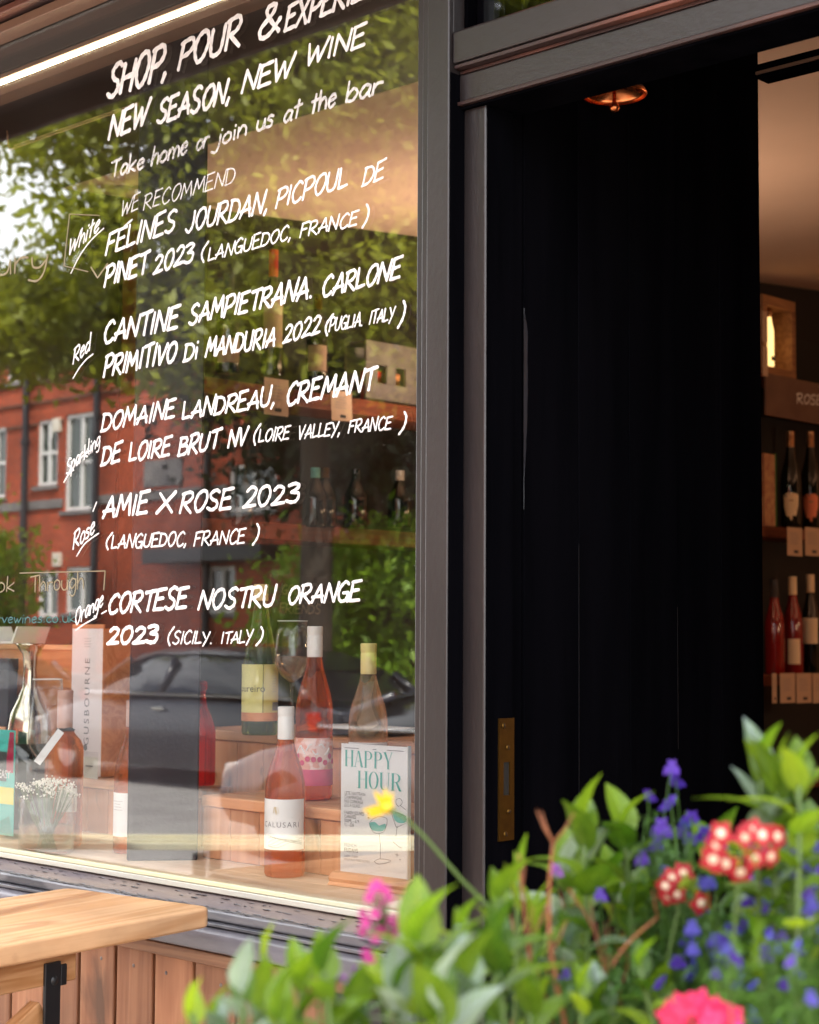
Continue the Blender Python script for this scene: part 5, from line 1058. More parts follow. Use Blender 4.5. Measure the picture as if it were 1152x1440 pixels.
for i in range(len(xs)-1):
    for j in range(len(zs)-1):
        cx, cz = (xs[i]+xs[i+1])/2, (zs[j]+zs[j+1])/2
        if any(a < cx < b and c < cz < d for a, b, c, d in wins): continue
        mb.add([(xs[i], 0, zs[j]), (xs[i+1], 0, zs[j]), (xs[i+1], 0, zs[j+1]), (xs[i], 0, zs[j+1])], [(0, 1, 2, 3)])
for (a, b, c, d) in wins:
    mb.add([(a, 0, c), (b, 0, c), (b, 0, d), (a, 0, d), (a, -.12, c), (b, -.12, c), (b, -.12, d), (a, -.12, d)], [(0, 1, 5, 4), (1, 2, 6, 5), (2, 3, 7, 6), (3, 0, 4, 7)])
mb.add([(X0, 0, 0), (X1, 0, 0), (X1, 0, Z1), (X0, 0, Z1), (X0, -8, 0), (X1, -8, 0), (X1, -8, Z1), (X0, -8, Z1)], [(0, 3, 7, 4), (1, 5, 6, 2), (4, 7, 6, 5)])
mb.build('wall', M['brick'], Bd)
roof = MB().prism([(.35, Z1), (-4, Z1+.5), (-8.3, Z1)], 0, X0-.2, X1+.2).build('roof', M['slate'], Bd)
bx('gutter', M['pipe'], Bd, X0, X1, .02, .14, Z1-.12, Z1-.01, .02)
for (a, b, c, d) in wins:
    f = MB(); fr = .07
    f.box(a, b, -.10, -.04, c, c+fr).box(a, b, -.10, -.04, d-fr, d).box(a, a+fr, -.10, -.04, c+fr, d-fr).box(b-fr, b, -.10, -.04, c+fr, d-fr)
    m_ = (a+b)/2; f.box(m_-.04, m_+.04, -.095, -.045, c+fr, d-fr)
    if d-c > 1.0: f.box(a+fr, m_-.04, -.095, -.045, (c+d)/2-.03, (c+d)/2+.03).box(m_+.04, b-fr, -.095, -.045, (c+d)/2-.03, (c+d)/2+.03)
    fo = f.build('window', M['upvc'], Bd)
    MB().add([(a, -.085, c), (b, -.085, c), (b, -.085, d), (a, -.085, d)], [(0, 1, 2, 3)]).build('pane', M['housepane'], fo)
    MB().box(a-.06, b+.06, -.03, .06, c-.07, c-.001).build('sill', M['stone'], fo)
for (pa, pb, th, mt) in ((605, 0, .05, 'brickdark'), (720, 0, .16, 'stone'), (575, 0, .05, 'brickdark'), (548, 0, .06, 'brickdark')):
    z = XZ(10, pa)[1]
    for x0_, x1_ in ((X0, X1),):
        ok = [w_ for w_ in wins if w_[2]-.05 < z < w_[3]+.05]; cuts = sorted(ok); cur = x0_
        for w_ in cuts:
            if w_[0] > cur: bx('string_course', M[mt], Bd, cur, w_[0]-.01, .001, .045, z, z+th, .004)
            cur = max(cur, w_[1]+.01)
        if cur < x1_: bx('string_course', M[mt], Bd, cur, x1_, .001, .045, z, z+th, .004)
for px in (43, 143, 500, 300):
    x = XZ(px, 640)[0]; mb = MB(); mb.tube([(x, .12, .2), (x, .12, Z1-.2)], .065, 8)
    for z in (1.6, 3.3, 5.0, 6.7): mb.lathe([(.085, z), (.09, z+.01), (.09, z+.09), (.085, z+.1)], 10, Matrix.Translation((x, .12, 0)))
    mb.build('downpipe', M['pipe'], Bd)
for px, py in ((83, 598), (83, 787)):
    x, z = XZ(px, py); bx('alarm_box', M['cream'], Bd, x-.1, x+.1, .002, .08, z-.12, z+.12, .01)
x, z = XZ(230, 665); bx('plaque', M['stone'], Bd, x-.5, x+.5, .002, .03, z-.22, z+.22, .01)
x, z = XZ(305, 783); bx('canopy', M['pipe'], Bd, x-1.3, x+1.6, .002, .5, z-.1, z+.14, .02)
x, z = XZ(552, 610); bx('white_lintel', M['upvc'], Bd, x-.75, x+1.2, .002, .12, z-.03, z+.22, .01)
# low wall and hedge in front
Lw = thing('garden_wall', 'low dark brick garden wall across the street, reflected below the terrace', 'wall', (-18, -13.6, 0)); bx('wall', M['brickdark'], Lw, -20, 24, -.12, .12, -.1, .75, .01); bx('coping', M['stone'], Lw, -20, 24, -.16, .16, .751, .81, .01)

# ------------------------------------------------------------------ trees and bushes (leaf by leaf)
def leaf_cloud(C0, R, n, size, clumps, seed, squash=1.0, cl=.42, shell=.55):
    g = np.random.default_rng(seed); u = g.normal(size=(clumps, 3)); u /= np.linalg.norm(u, axis=1)[:, None]; rr = (.4+.6*g.random(clumps))**.8
    cc = u*rr[:, None]*np.array(R)*(1+.12*np.sin(u[:, :1]*5+seed))+np.array(C0); cs = cl*(.5+g.random(clumps))
    k = g.integers(0, clumps, n); p = cc[k]+g.normal(size=(n, 3))*cs[k][:, None]*np.array([1, 1, .6])
    a = g.normal(size=(n, 3)); a /= np.linalg.norm(a, axis=1)[:, None]; b = np.cross(a, g.normal(size=(n, 3))); b /= np.linalg.norm(b, axis=1)[:, None]; s = size*(.6+.8*g.random(n))[:, None]
    v = np.stack([p-a*s, p+b*s*.45-a*s*.1, p+a*s, p-b*s*.45-a*s*.1], 1).reshape(-1, 3); return v
def leaf_mesh(name, v, mat, parent):
    n = len(v)//4; me = bpy.data.meshes.new(name); me.vertices.add(len(v)); me.vertices.foreach_set('co', v.astype(np.float32).ravel()); me.loops.add(n*4); me.loops.foreach_set('vertex_index', np.arange(n*4)); me.polygons.add(n)
    me.polygons.foreach_set('loop_start', np.arange(0, n*4, 4)); me.polygons.foreach_set('loop_total', np.full(n, 4)); me.update(); me.validate(); me.materials.append(mat); return link(name, me, None, parent)
def tree(name, label, cat, P, trunk, R, cz, n, size, clumps, mat, seed, cl=.42, group=None, extra=None):
    t = thing(name, label, cat, P, 0, group); g = random.Random(seed)
    mb = MB(); mb.tube([(0, 0, -.1), (.05, .0, cz*.3), (-.05, .05, cz*.6), (0, 0, cz)], [trunk, trunk*.8, trunk*.65, trunk*.35], 10)
    for k in range(11):
        a = 2*PI*k/11+g.random(); h = cz*(.45+.45*g.random()); e = Vector((math.cos(a)*R[0]*.75, math.sin(a)*R[1]*.75, cz+R[2]*g.uniform(-.45, .6)))
        mb.tube([(0, 0, h), tuple(Vector((0, 0, h)).lerp(e, .4)+Vector((0, 0, .3))), tuple(e)], [trunk*.4, trunk*.22, trunk*.07], 6)
    mb.build('trunk', M['bark'], t, smooth=True)
    lv = leaf_cloud((0, 0, cz), R, n, size, clumps, seed, cl=cl)
    if extra: lv = np.concatenate([lv]+[leaf_cloud(c_, r_, n_, size, 24, seed+5, cl=cl*.7) for c_, r_, n_ in extra])
    tag(leaf_mesh('crown', lv, M[mat], t), kind='stuff'); return t
tree('street_tree', 'big leafy street tree across the road, filling the top of the window reflection', 'tree', (-11.85, -10.9, 0), .22, (4.9, 2.5, 4.3), 8.9, 92000, .08, 240, 'treeleaf', 3, cl=.42, extra=[((-6.1, .3, 5.55), (1.5, 1.2, .55), 9000), ((-3.9, .5, 5.3), (1.9, 1.2, .6), 9000), ((.5, .5, 4.9), (1.8, 1.2, .8), 9000)])
tree('street_tree', 'darker tree behind the big street tree in the window reflection', 'tree', (-12.2, -12.4, 0), .16, (3.3, 1.3, 2.9), 5.7, 62000, .08, 190, 'treedark', 8, cl=.5)
tree('bush', 'bright lime bush at the left end of the reflected terrace', 'bush', (-20.5, -11.9, 0), .06, (1.0, .5, 1.65), 1.7, 16000, .07, 90, 'bushleaf', 5, cl=.25)
tree('bush', 'bright lime bush behind the parked cars at the right of the reflection', 'bush', (-12.1, -12.3, 0), .06, (1.6, .6, 1.0), 1.75, 15000, .07, 80, 'bushleaf', 6, cl=.22)


# ------------------------------------------------------------------ parked cars
carp = pbr('dark_car_paint', (.006, .008, .014), .28, spec=.5, coat=.4); carp2 = pbr('slate_car_paint', (.02, .025, .04), .25, spec=.6, coat=.6)
carglass = pbr('car_glass', (.010, .012, .014), .03, spec=1.0); chrome = pbr('car_chrome', (.6, .6, .62), .1, metal=1); tyre = pbr('tyre_rubber', (.015, .015, .015), .8); lampg = pbr('lamp_glass', (.55, .55, .55), .08, spec=1); tail = pbr('tail_glass', (.35, .01, .01), .1)
def car(label, P, rz, Lc=4.4, Hc=1.42, paint=None, suv=0):
    t = thing('parked_car', label, 'car', P, rz, 'cars parked along the far kerb')
    Wd = .88; L2 = Lc/2
    # lower body: loft of cross-sections along X (front at -X)
    st = [(-L2, .34, .56, .72), (-L2+.12, .22, .66, .84), (-L2+.5, .20, .78, .88), (-L2+1.15, .20, .90, .90), (-L2+1.7, .20, .95, .90), (0.4, .20, .97, .90), (L2-.9, .20, .98, .90), (L2-.35, .22, .96, .86), (L2-.06, .28, .90, .78), (L2, .40, .74, .70)]
    vs = []; K = 12
    for x, zb2, zt2, w2 in st:
        prof = [(-w2*.9, zb2), (-w2, zb2+.12), (-w2*1.01, (zb2+zt2)/2), (-w2*.97, zt2-.10), (-w2*.90, zt2-.03), (-w2*.5, zt2), (w2*.5, zt2), (w2*.90, zt2-.03), (w2*.97, zt2-.10), (w2*1.01, (zb2+zt2)/2), (w2, zb2+.12), (w2*.9, zb2)]
        vs += [(x, a, b) for a, b in prof]
    n = len(st); fs = [(i*K+k, i*K+(k+1) % K, (i+1)*K+(k+1) % K, (i+1)*K+k) for i in range(n-1) for k in range(K)]+[tuple(range(K)), tuple(range((n-1)*K, n*K))]
    MB().add(vs, fs).build('body', paint, t, auto=35)
    cab = [(-L2+1.18, .93, .93, .80), (-L2+1.75, .95, Hc-.09, .66), (-L2+2.15, .95, Hc-.015, .62), (-L2+2.8, .95, Hc, .62), (L2-1.15, .95, Hc-.05, .62), (L2-.55, .95, Hc-.22 if not suv else Hc-.1, .64), (L2-.30, .94, .95, .76)]
    vs = []; K = 6
    for x, zb2, zt2, w2 in cab: vs += [(x, -.86, zb2), (x, -w2-.03, max(zb2, zt2-.07)), (x, -w2*.85, zt2), (x, w2*.85, zt2), (x, w2+.03, max(zb2, zt2-.07)), (x, .86, zb2)]
    n = len(cab); fs = [(i*K+k, i*K+(k+1) % K, (i+1)*K+(k+1) % K, (i+1)*K+k) for i in range(n-1) for k in range(K)]+[tuple(range(K)), tuple(range((n-1)*K, n*K))]
    MB().add(vs, fs).build('windows', carglass, t, auto=35)
    rf = MB()   # painted roof and pillars, a little proud of the glass
    pr = cab[1:6]
    vs = []
    for x, zb2, zt2, w2 in pr: vs += [(x, -w2-.035, zt2-.055), (x, -w2*.85, zt2+.012), (x, w2*.85, zt2+.012), (x, w2+.035, zt2-.055)]
    rf.add(vs, [(i*4+k, i*4+k+1, i*4+k+5, i*4+k+4) for i in range(4) for k in range(3)])
    for s in (-1, 1):
        rf.tube([(-L2+1.16, s*.84, .95), (-L2+1.75, s*.70, Hc-.12)], .035, 6); rf.tube([(-L2+2.45, s*.865, .95), (-L2+2.5, s*.70, Hc-.1)], .035, 6); rf.tube([(L2-.95, s*.86, .95), (L2-1.1, s*.69, Hc-.12)], .05, 6); rf.tube([(L2-.28, s*.80, .95), (L2-.55, s*.68, Hc-.25)], .05, 6)
    rf.build('roof', paint, t, smooth=True)
    for s in (-1, 1):
        MB().tube([(-L2+1.2, s*.875, .955), (L2-.4, s*.875, .975)], .012, 5).build('window_trim', chrome, t)
        MB().prism([(-.10, 0), (.08, 0), (.10, .09), (-.05, .12)], 1, 0, .16).build('wing_mirror', paint, t, loc=(-L2+1.5, s*.98-.08, .98), bevel=.02)
        MB().prism([(0, 0), (.34, .06), (.36, .16), (.05, .12)], 1, -.01, .01).build('headlight', lampg, t, loc=(-L2+.06, s*.78, .52), bevel=.01)
        MB().prism([(0, 0), (.16, .02), (.14, .2), (-.05, .18)], 1, -.01, .01).build('tail_light', tail, t, loc=(L2-.2, s*.83, .66), bevel=.01)
        bx('door_handle', chrome, t, -.05, .12, s*.91-.01, s*.91+.01, .80, .83, .005)
        for x in (-L2+.85, L2-.85):
            w_ = thing('wheel', None, None, (x, s*.80, .32)); w_.parent = t
            MB().lathe([(.20, -.10), (.30, -.10), (.32, -.07), (.32, .07), (.30, .10), (.20, .10)], 28, cap0=False, cap1=False).build('tyre', tyre, w_, smooth=True, rot=(PI/2, 0, 0))
            mb = MB().lathe([(.0, .04), (.05, .05), (.05, .08)], 12, cap0=False, cap1=False); mb.lathe([(.18, -.08), (.205, -.08), (.205, .09), (.18, .09)], 28)
            for k in range(8): mb.box(.04, .19, -.016, .016, s*-.07-.012, s*-.07+.012, Matrix.Rotation(2*PI*k/8, 4, 'Z'))
            mb.build('rim', chrome, w_, rot=(PI/2, 0, 0))
    bx('number_plate', M['white'], t, -L2-.012, -L2-.002, -.26, .26, .42, .53, .003); bx('grille', M['pipe'], t, -L2-.006, -L2+.05, -.5, .5, .36, .41, .01)
    return t
pc = refl_y(290, 1000, -10.0)
car('dark saloon car parked on the far side, reflected beside the column', (-12.3, -10.0, -.153), 0, 4.9, 1.44, carp)
car('slate blue car parked nearer, reflected at the right of the window', (-5.7, -7.05, -.15), 0, 4.5, 1.30, carp2)
car('dark car parked at the left of the reflected saloon', (-18.2, -10.1, -.153), 0, 4.3, 1.45, carp2)
# ------------------------------------------------------------------ planter with flowers in front of the door
tcn = dep(760, 1440, 1.42); PLZ = .98
Tub = thing('planter_tub', 'tall round timber planter tub holding the flowers in front of the door', 'planter', (tcn.x, tcn.y, 0))
mb = MB()
for i in range(26):
    a = 2*PI*i/26; st = MB().prism([(.455, 0), (.475, 0), (.49, .5), (.475, 1.0), (.455, 1.0), (.468, .5)], 1, -.054, .054).build('stave', M['crate_v'], Tub, bevel=.002, rot=(0, 0, a))
for z in (.15, .5, .85): MB().lathe([(.494, z), (.498, z), (.498, z+.03), (.494, z+.03)], 40).build('hoop', M['blackmetal'], Tub)
MB().lathe([(0.001, .9), (.46, .9), (.46, PLZ-.03), (.3, PLZ), (.001, PLZ+.01)], 40).build('soil', M['soil'], Tub, smooth=True)

def leaf_variant(L_=1.0, wd=.36, curl=.25, fold=.18, tip=.35, n=7, wav=.0):
    vs = []; 
    for i in range(n+1):
        t = i/n; w_ = wd*(math.sin(PI*min(1, t**.75*.98+.02))**.85)*(1-.12*t)*.5+.012; y = t-.10*t*t*curl; z = -curl*t*t+.05*math.sin(t*PI)
        for s in (-1, -.5, 0, .5, 1): vs.append((s*w_+wav*math.sin(t*7), y, z+abs(s)*w_*fold*2+(wav*math.sin(t*14+s*3)*.6)))
    fs = [(i*5+k, i*5+k+1, (i+1)*5+k+1, (i+1)*5+k) for i in range(n) for k in range(4)]
    return MB().add(vs, fs)
LV = {m: [leaf_variant(wd=a, curl=c, fold=f, wav=w2).mesh('leaf', M[m], True) for a, c, f, w2 in ((.46, .22, .18, .01), (.54, .10, .10, .015), (.38, .42, .22, .0), (.50, .55, .12, .012))] for m in ('leafA', 'leafB', 'leafC')}
SL = [leaf_variant(wd=.15, curl=c, fold=.2).mesh('leaf', M['leafC'], True) for c in (.1, .35)]
def orient(d, up, roll=0):
    y = Vector(d).normalized(); z = (Vector(up)-y*Vector(up).dot(y)); z = z.normalized() if z.length > 1e-4 else Vector((1, 0, 0)); x = y.cross(z)
    return Matrix((x, y, z)).transposed() @ Matrix.Rotation(roll, 3, 'Y')
def put_leaf(t, me, p, d, size, roll=0, name='leaf'):
    o = bpy.data.objects.new(name, me); COL.objects.link(o); o.parent = t; m = orient(d, (0, 0, 1), roll).to_4x4(); o.matrix_local = Matrix.Translation(p) @ m @ Matrix.Scale(size, 4); return o
def ground_of(P): 
    q = Vector((P.x-tcn.x, P.y-tcn.y, 0)); 
    if q.length > .40: q = q*(.40/q.length)
    return Vector((tcn.x+q.x, tcn.y+q.y, PLZ))
def leafy(label, px, py, depth, n, lpx, mats=('leafA',), spread=1.0, whorl=.05, seed=0, lean=0, slim=0):
    g = random.Random(seed*7+13); P = dep(px, py, depth); G = ground_of(P); t = thing('leafy_plant', label, 'plant', tuple(G), 0, 'leafy green plants in the planter'); T_ = P-G; Ls = lpx*1.02*depth/FPX
    mid = T_*.5+Vector((g.uniform(-.02, .02), g.uniform(-.02, .02), .01)); pts = smooth_path([(0, 0, 0), tuple(mid), tuple(T_)], 5)
    MB().tube(pts, [.0028-.0012*i/len(pts) for i in range(len(pts))], 7).build('stem', M['stem'], t, smooth=True)
    ax = (T_-mid).normalized()
    for i in range(n):
        f = i/max(1, n-1); a = i*2.4+g.uniform(-.3, .3); el = math.radians(78-62*(f**.8)*spread+g.uniform(-9, 9)); s = Ls*(.62+.42*math.sin(PI*(.22+.62*f)))*g.uniform(.85, 1.15)
        d = Vector((math.cos(a)*math.cos(el), math.sin(a)*math.cos(el), math.sin(el))); p = T_-ax*(whorl*(f**1.3)*2.2)
        m = g.choice(mats); put_leaf(t, g.choice(SL if slim else LV[m]), p, d, s, g.uniform(-.35, .35))
    return t
PL = [  # px, py, depth, leaves, leaf length px, materials, label
    (1095, 1110, 1.12, 13, 100, ('leafA', 'leafA', 'leafB'), 'tallest leafy stem at the right edge of the planter, in front of the shelves'),
    (1140, 1200, 1.2, 9, 90, ('leafA',), 'leafy stem just below the tallest one at the right edge'),
    (878, 1165, 1.26, 9, 88, ('leafA',), 'upright leafy stem left of the violet flower spike'),
    (822, 1175, 1.24, 11, 92, ('leafA', 'leafA', 'leafB'), 'upright leafy stem with pale young leaves against the black door'),
    (800, 1235, 1.3, 11, 92, ('leafA', 'leafA', 'leafB'), 'broad leafy stem low in front of the black door'),
    (705, 1262, 1.15, 7, 78, ('leafA', 'leafB'), 'small leafy stem where the yellow daisy stalk starts'),
    (1010, 1215, 1.34, 7, 95, ('leafA',), 'long leaved stem behind the red and white blooms'),
    (900, 1290, 1.3, 9, 80, ('leafA',), 'leafy stem under the smaller red bloom'),
    (590, 1325, .98, 9, 125, ('leafA', 'leafC'), 'large blurred leafy stem beside the magenta blossom'),
    (655, 1385, 1.0, 10, 120, ('leafA', 'leafB'), 'wide leafy stem low at the middle of the planter'),
    (500, 1425, 1.0, 9, 100, ('leafA', 'leafB'), 'leafy stem below the lilac flowers'),
    (425, 1385, 1.0, 11, 92, ('leafA', 'leafC', 'leafB'), 'bright leafy stem in front of the cladding'),
    (365, 1420, 1.02, 8, 85, ('leafA', 'leafB'), 'leafy stem second from the left end of the planter'),
    (300, 1438, 1.02, 9, 80, ('leafA', 'leafB'), 'leftmost leafy stem of the planter'),
    (745, 1400, 1.12, 10, 90, ('leafA',), 'leafy stem among the dry brown stalks'),
    (845, 1420, 1.15, 10, 85, ('leafA', 'leafA', 'leafB'), 'leafy stem at the bottom between the dry stalks and pink bloom'),
    (1090, 1400, 1.2, 8, 80, ('leafA',), 'low leafy stem at the bottom right corner'),
    (990, 1350, 1.28, 8, 80, ('leafA',), 'leafy stem above the hot pink bloom'),
    (620, 1420, .95, 10, 120, ('leafA', 'leafA', 'leafB'), 'broad leafy stem at the bottom below the magenta blossom'),
    (560, 1395, .98, 9, 110, ('leafA', 'leafB'), 'leafy stem just right of the lilac flowers'),
    (455, 1365, .98, 8, 90, ('leafA',), 'leafy stem between the slender shoot and lilac flowers'),
    (340, 1395, .98, 8, 85, ('leafA', 'leafB'), 'leafy stem with grey green tips near the cladding boards'),
    (395, 1435, .95, 9, 90, ('leafA',), 'lowest leafy stem left of the lilac flowers'),
    (700, 1335, 1.02, 9, 110, ('leafA', 'leafC'), 'leafy stem under the yellow daisy stalk'),
    (800, 1330, 1.25, 9, 85, ('leafA', 'leafB'), 'leafy stem rising behind the dry orange stalks'),
    (930, 1400, 1.2, 9, 85, ('leafA',), 'leafy stem left of the hot pink bloom'),
    (1060, 1310, 1.35, 8, 90, ('leafA', 'leafB'), 'leafy stem behind the violet flowers at the right'),
    (860, 1235, 1.33, 10, 75, ('leafA', 'leafC'), 'leafy stem between the pale leaved stem and the violet flowers'),
    (760, 1300, 1.22, 10, 70, ('leafA', 'leafC'), 'small leafy stem in front of the tall dry stalk'),
    (650, 1310, 1.05, 8, 75, ('leafC', 'leafA'), 'small leafy stem right of the magenta blossom'),
    (1140, 1300, 1.15, 9, 70, ('leafA', 'leafC'), 'small leafy stem at the right edge below the violet flowers'),
    (270, 1425, 1.0, 8, 60, ('leafA', 'leafC'), 'small leafy stem at the far left end of the planter'),
    (530, 1360, 1.05, 8, 65, ('leafC', 'leafA'), 'small leafy stem directly under the magenta blossom'),
    (900, 1360, 1.12, 9, 62, ('leafC', 'leafA'), 'small leafy stem in front of the dry tan stalk'),
    (1072, 1085, 1.14, 12, 88, ('leafA', 'leafC', 'leafB'), 'broad leafy tip overlapping the tallest stem at the right edge'),
    (1125, 1090, 1.10, 12, 84, ('leafA', 'leafC'), 'broad leafy tip at the very right edge against the shelves'),
    (1100, 1165, 1.16, 11, 84, ('leafA', 'leafC'), 'leafy stem just under the overlapping tips at the right edge'),
    (1010, 1400, 1.08, 9, 52, ('leafC', 'leafA'), 'small leafy stem above the hot pink bloom, slightly right'),
    (1070, 1345, 1.1, 9, 52, ('leafC', 'leafA'), 'small leafy stem low among the spilling violet flowers'),
    (820, 1390, 1.1, 9, 62, ('leafC', 'leafA'), 'small leafy stem in front of the dry orange stalks')]
for i, (px, py, d, n, l, ms, lb) in enumerate(PL): leafy(lb, px, py, d, n, l, ms, seed=i)
leafy('slender upright reddish green shoot right of the door jamb', 728, 1240, 1.2, 7, 75, ('leafC',), .35, seed=41, slim=1)
leafy('slender upright shoot beside the brown stalks', 752, 1290, 1.2, 8, 85, ('leafC',), .4, seed=42, slim=1)
leafy('thin leaved shoot in front of the window sill', 372, 1345, 1.05, 6, 70, ('leafA',), .3, seed=43, slim=1)

# lobelia: fine stems with violet flowers
def petal_mesh(mat, L_=1, wd=.5, cup=.1):
    return leaf_variant(wd=wd, curl=-cup, fold=.05, n=4).mesh('petal', M[mat], True)
pv = petal_mesh('violet', wd=.62); pbv = petal_mesh('blueviolet', wd=.62)
def lob_flower_mesh(mat):
    mb = MB(); base = leaf_variant(wd=.62, curl=.2, fold=.05, n=4)
    for k, (a, s, el) in enumerate(((-.75, 1, -.25), (0, 1.05, -.35), (.75, 1, -.25), (2.5, .55, .5), (-2.5, .55, .5))):
        mb.add(base.v, base.f, Matrix.Rotation(a, 4, 'Z') @ Matrix.Rotation(el, 4, 'X') @ Matrix.Scale(s, 4))
    mb.lathe([(.0, -.6), (.07, -.5), (.10, -.05), (.12, .02)], 8, Matrix.Rotation(.3, 4, 'X'), cap0=False)
    return mb.mesh('flower', M[mat], True)
LF = {m: lob_flower_mesh(m) for m in ('violet', 'blueviolet', 'lilac')}
toCam = -CF
def put_flower(t, me, P, size, g, name='flower'):
    d = (toCam+Vector((g.uniform(-.7, .7), g.uniform(-.7, .7), g.uniform(-.2, .6)))).normalized()     # faces outward from the planter
    z = d; x = Vector((0, 0, 1)).cross(z).normalized(); y = z.cross(x); m = Matrix((x, -y, z)).transposed() @ Matrix.Rotation(g.uniform(-.5, .5), 3, 'Z')
    if m.determinant() < 0: m = Matrix((-x, -y, z)).transposed()
    o = bpy.data.objects.new(name, me); COL.objects.link(o); o.parent = t; o.matrix_local = Matrix.Translation(P) @ m.to_4x4() @ Matrix.Scale(size, 4); return o
def lobelia(label, pts, depth, mats, seed, size=15, stems=26, box=None):
    g = random.Random(seed); c = pts[len(pts)//2]; G = ground_of(dep(c[0], c[1], depth)); t = thing('lobelia_plant', label, 'flower', tuple(G), 0, 'violet lobelia in the planter')
    mb = MB(); fl = MB(); lm = leaf_variant(wd=.16, curl=.2, fold=.15, n=2)
    def stemto(P, leafs):
        q = P-G; b = Vector((g.uniform(-.05, .05), g.uniform(-.05, .05), 0)); m_ = b.lerp(q, .55)+Vector((g.uniform(-.02, .02), g.uniform(-.02, .02), 0)); pp = smooth_path([tuple(b), tuple(m_), tuple(q)], 4)
        mb.tube(pp, .0006, 4)
        for k in range(leafs):
            f = g.uniform(.25, .98); p = b.lerp(m_, f*2) if f < .5 else m_.lerp(q, f*2-1); a = g.uniform(0, 2*PI); d = Vector((math.cos(a), math.sin(a), g.uniform(-.1, .8)))
            fl.add(lm.v, lm.f, Matrix.Translation(p) @ orient(d, (0, 0, 1)).to_4x4() @ Matrix.Scale(g.uniform(.012, .026), 4))
    pts = [(px+g.gauss(0, 3), py+g.gauss(0, 3)) for px, py in pts]+[(px+g.gauss(0, 17), py+abs(g.gauss(0, 24))) for px, py in pts if len(pts) > 5 and px > 970]
    nb_ = len(pts)//2 if any(q[0] > 1060 for q in pts) else 0
    pts += [(px+g.gauss(0, 20), py+g.gauss(15, 26)) for px, py in pts[:18] if nb_]
    for (px, py) in pts:
        P = dep(px, py, depth+(g.uniform(-.05, .05) if not nb_ else g.uniform(-.13, .03))); stemto(P, 6); put_flower(t, LF[g.choice(mats)], P-G, size*.98*depth/FPX*g.uniform(.65, 1.25), g)
    if box:
        x0, y0, x1, y1 = box
        for k in range(int(stems*1.5)): stemto(dep(g.uniform(x0, x1), g.uniform(y0, y1), depth+g.uniform(-.1, .2)), 34)
    mb.build('stems', M['leafD'], t); tag(fl.build('foliage', M['leafD'], t), kind='stuff'); return t
lobelia('violet lobelia spike standing highest against the black door', [(941, 1072), (950, 1098), (915, 1116), (946, 1130), (930, 1160)], 1.28, ('violet',), 1, 19, 12, (900, 1130, 975, 1200))
lobelia('violet lobelia flowers left of the big red and white bloom', [(917, 1186), (960, 1168), (968, 1182), (993, 1172), (975, 1150), (936, 1224), (928, 1215), (905, 1212)], 1.30, ('violet', 'blueviolet'), 2, 19, 26, (880, 1200, 1000, 1330))
lobelia('violet lobelia flowers right of the red and white bloom', [(1112, 1184), (1134, 1214), (1142, 1222), (1098, 1190), (1128, 1268), (1150, 1190)], 1.24, ('violet', 'blueviolet'), 3, 20, 30, (1060, 1210, 1170, 1400))
lobelia('violet lobelia flowers hanging below the red and white blooms', [(998, 1238), (975, 1300), (982, 1312), (962, 1326), (1008, 1338), (1016, 1345), (1074, 1236), (1070, 1250), (1078, 1266), (1100, 1262), (1060, 1284), (1066, 1296), (1044, 1300), (1140, 1316), (1146, 1330)], 1.26, ('violet', 'blueviolet'), 4, 19, 60, (940, 1260, 1140, 1440))
lobelia('few violet lobelia flowers among the dry brown stalks', [(766, 1278), (780, 1228), (845, 1262), (792, 1368), (752, 1348)], 1.22, ('violet', 'lilac'), 5, 14, 34, (700, 1300, 900, 1440))
lobelia('dim lobelia tuft at the right rear of the planter', [(1120, 1345), (1085, 1372), (1146, 1396)], 1.40, ('blueviolet',), 6, 15, 60, (1000, 1290, 1170, 1440))
lobelia('lobelia tuft low at the middle rear of the planter', [(880, 1318), (925, 1360)], 1.42, ('lilac',), 7, 12, 50, (760, 1330, 1000, 1440))
lobelia('lobelia tuft spilling at the bottom right in front of the leafy stems', [(1085, 1310), (1120, 1330), (1100, 1380), (1140, 1400), (1060, 1420), (1020, 1330), (1135, 1290)], 1.08, ('violet', 'blueviolet'), 9, 14, 46, (1000, 1300, 1170, 1440))
lobelia('lilac lobelia tuft at the left of the magenta blossom', [(470, 1362), (482, 1372), (460, 1372), (500, 1362), (488, 1412), (495, 1425), (560, 1352), (505, 1395)], 1.1, ('lilac',), 8, 17, 12, (450, 1380, 560, 1440))

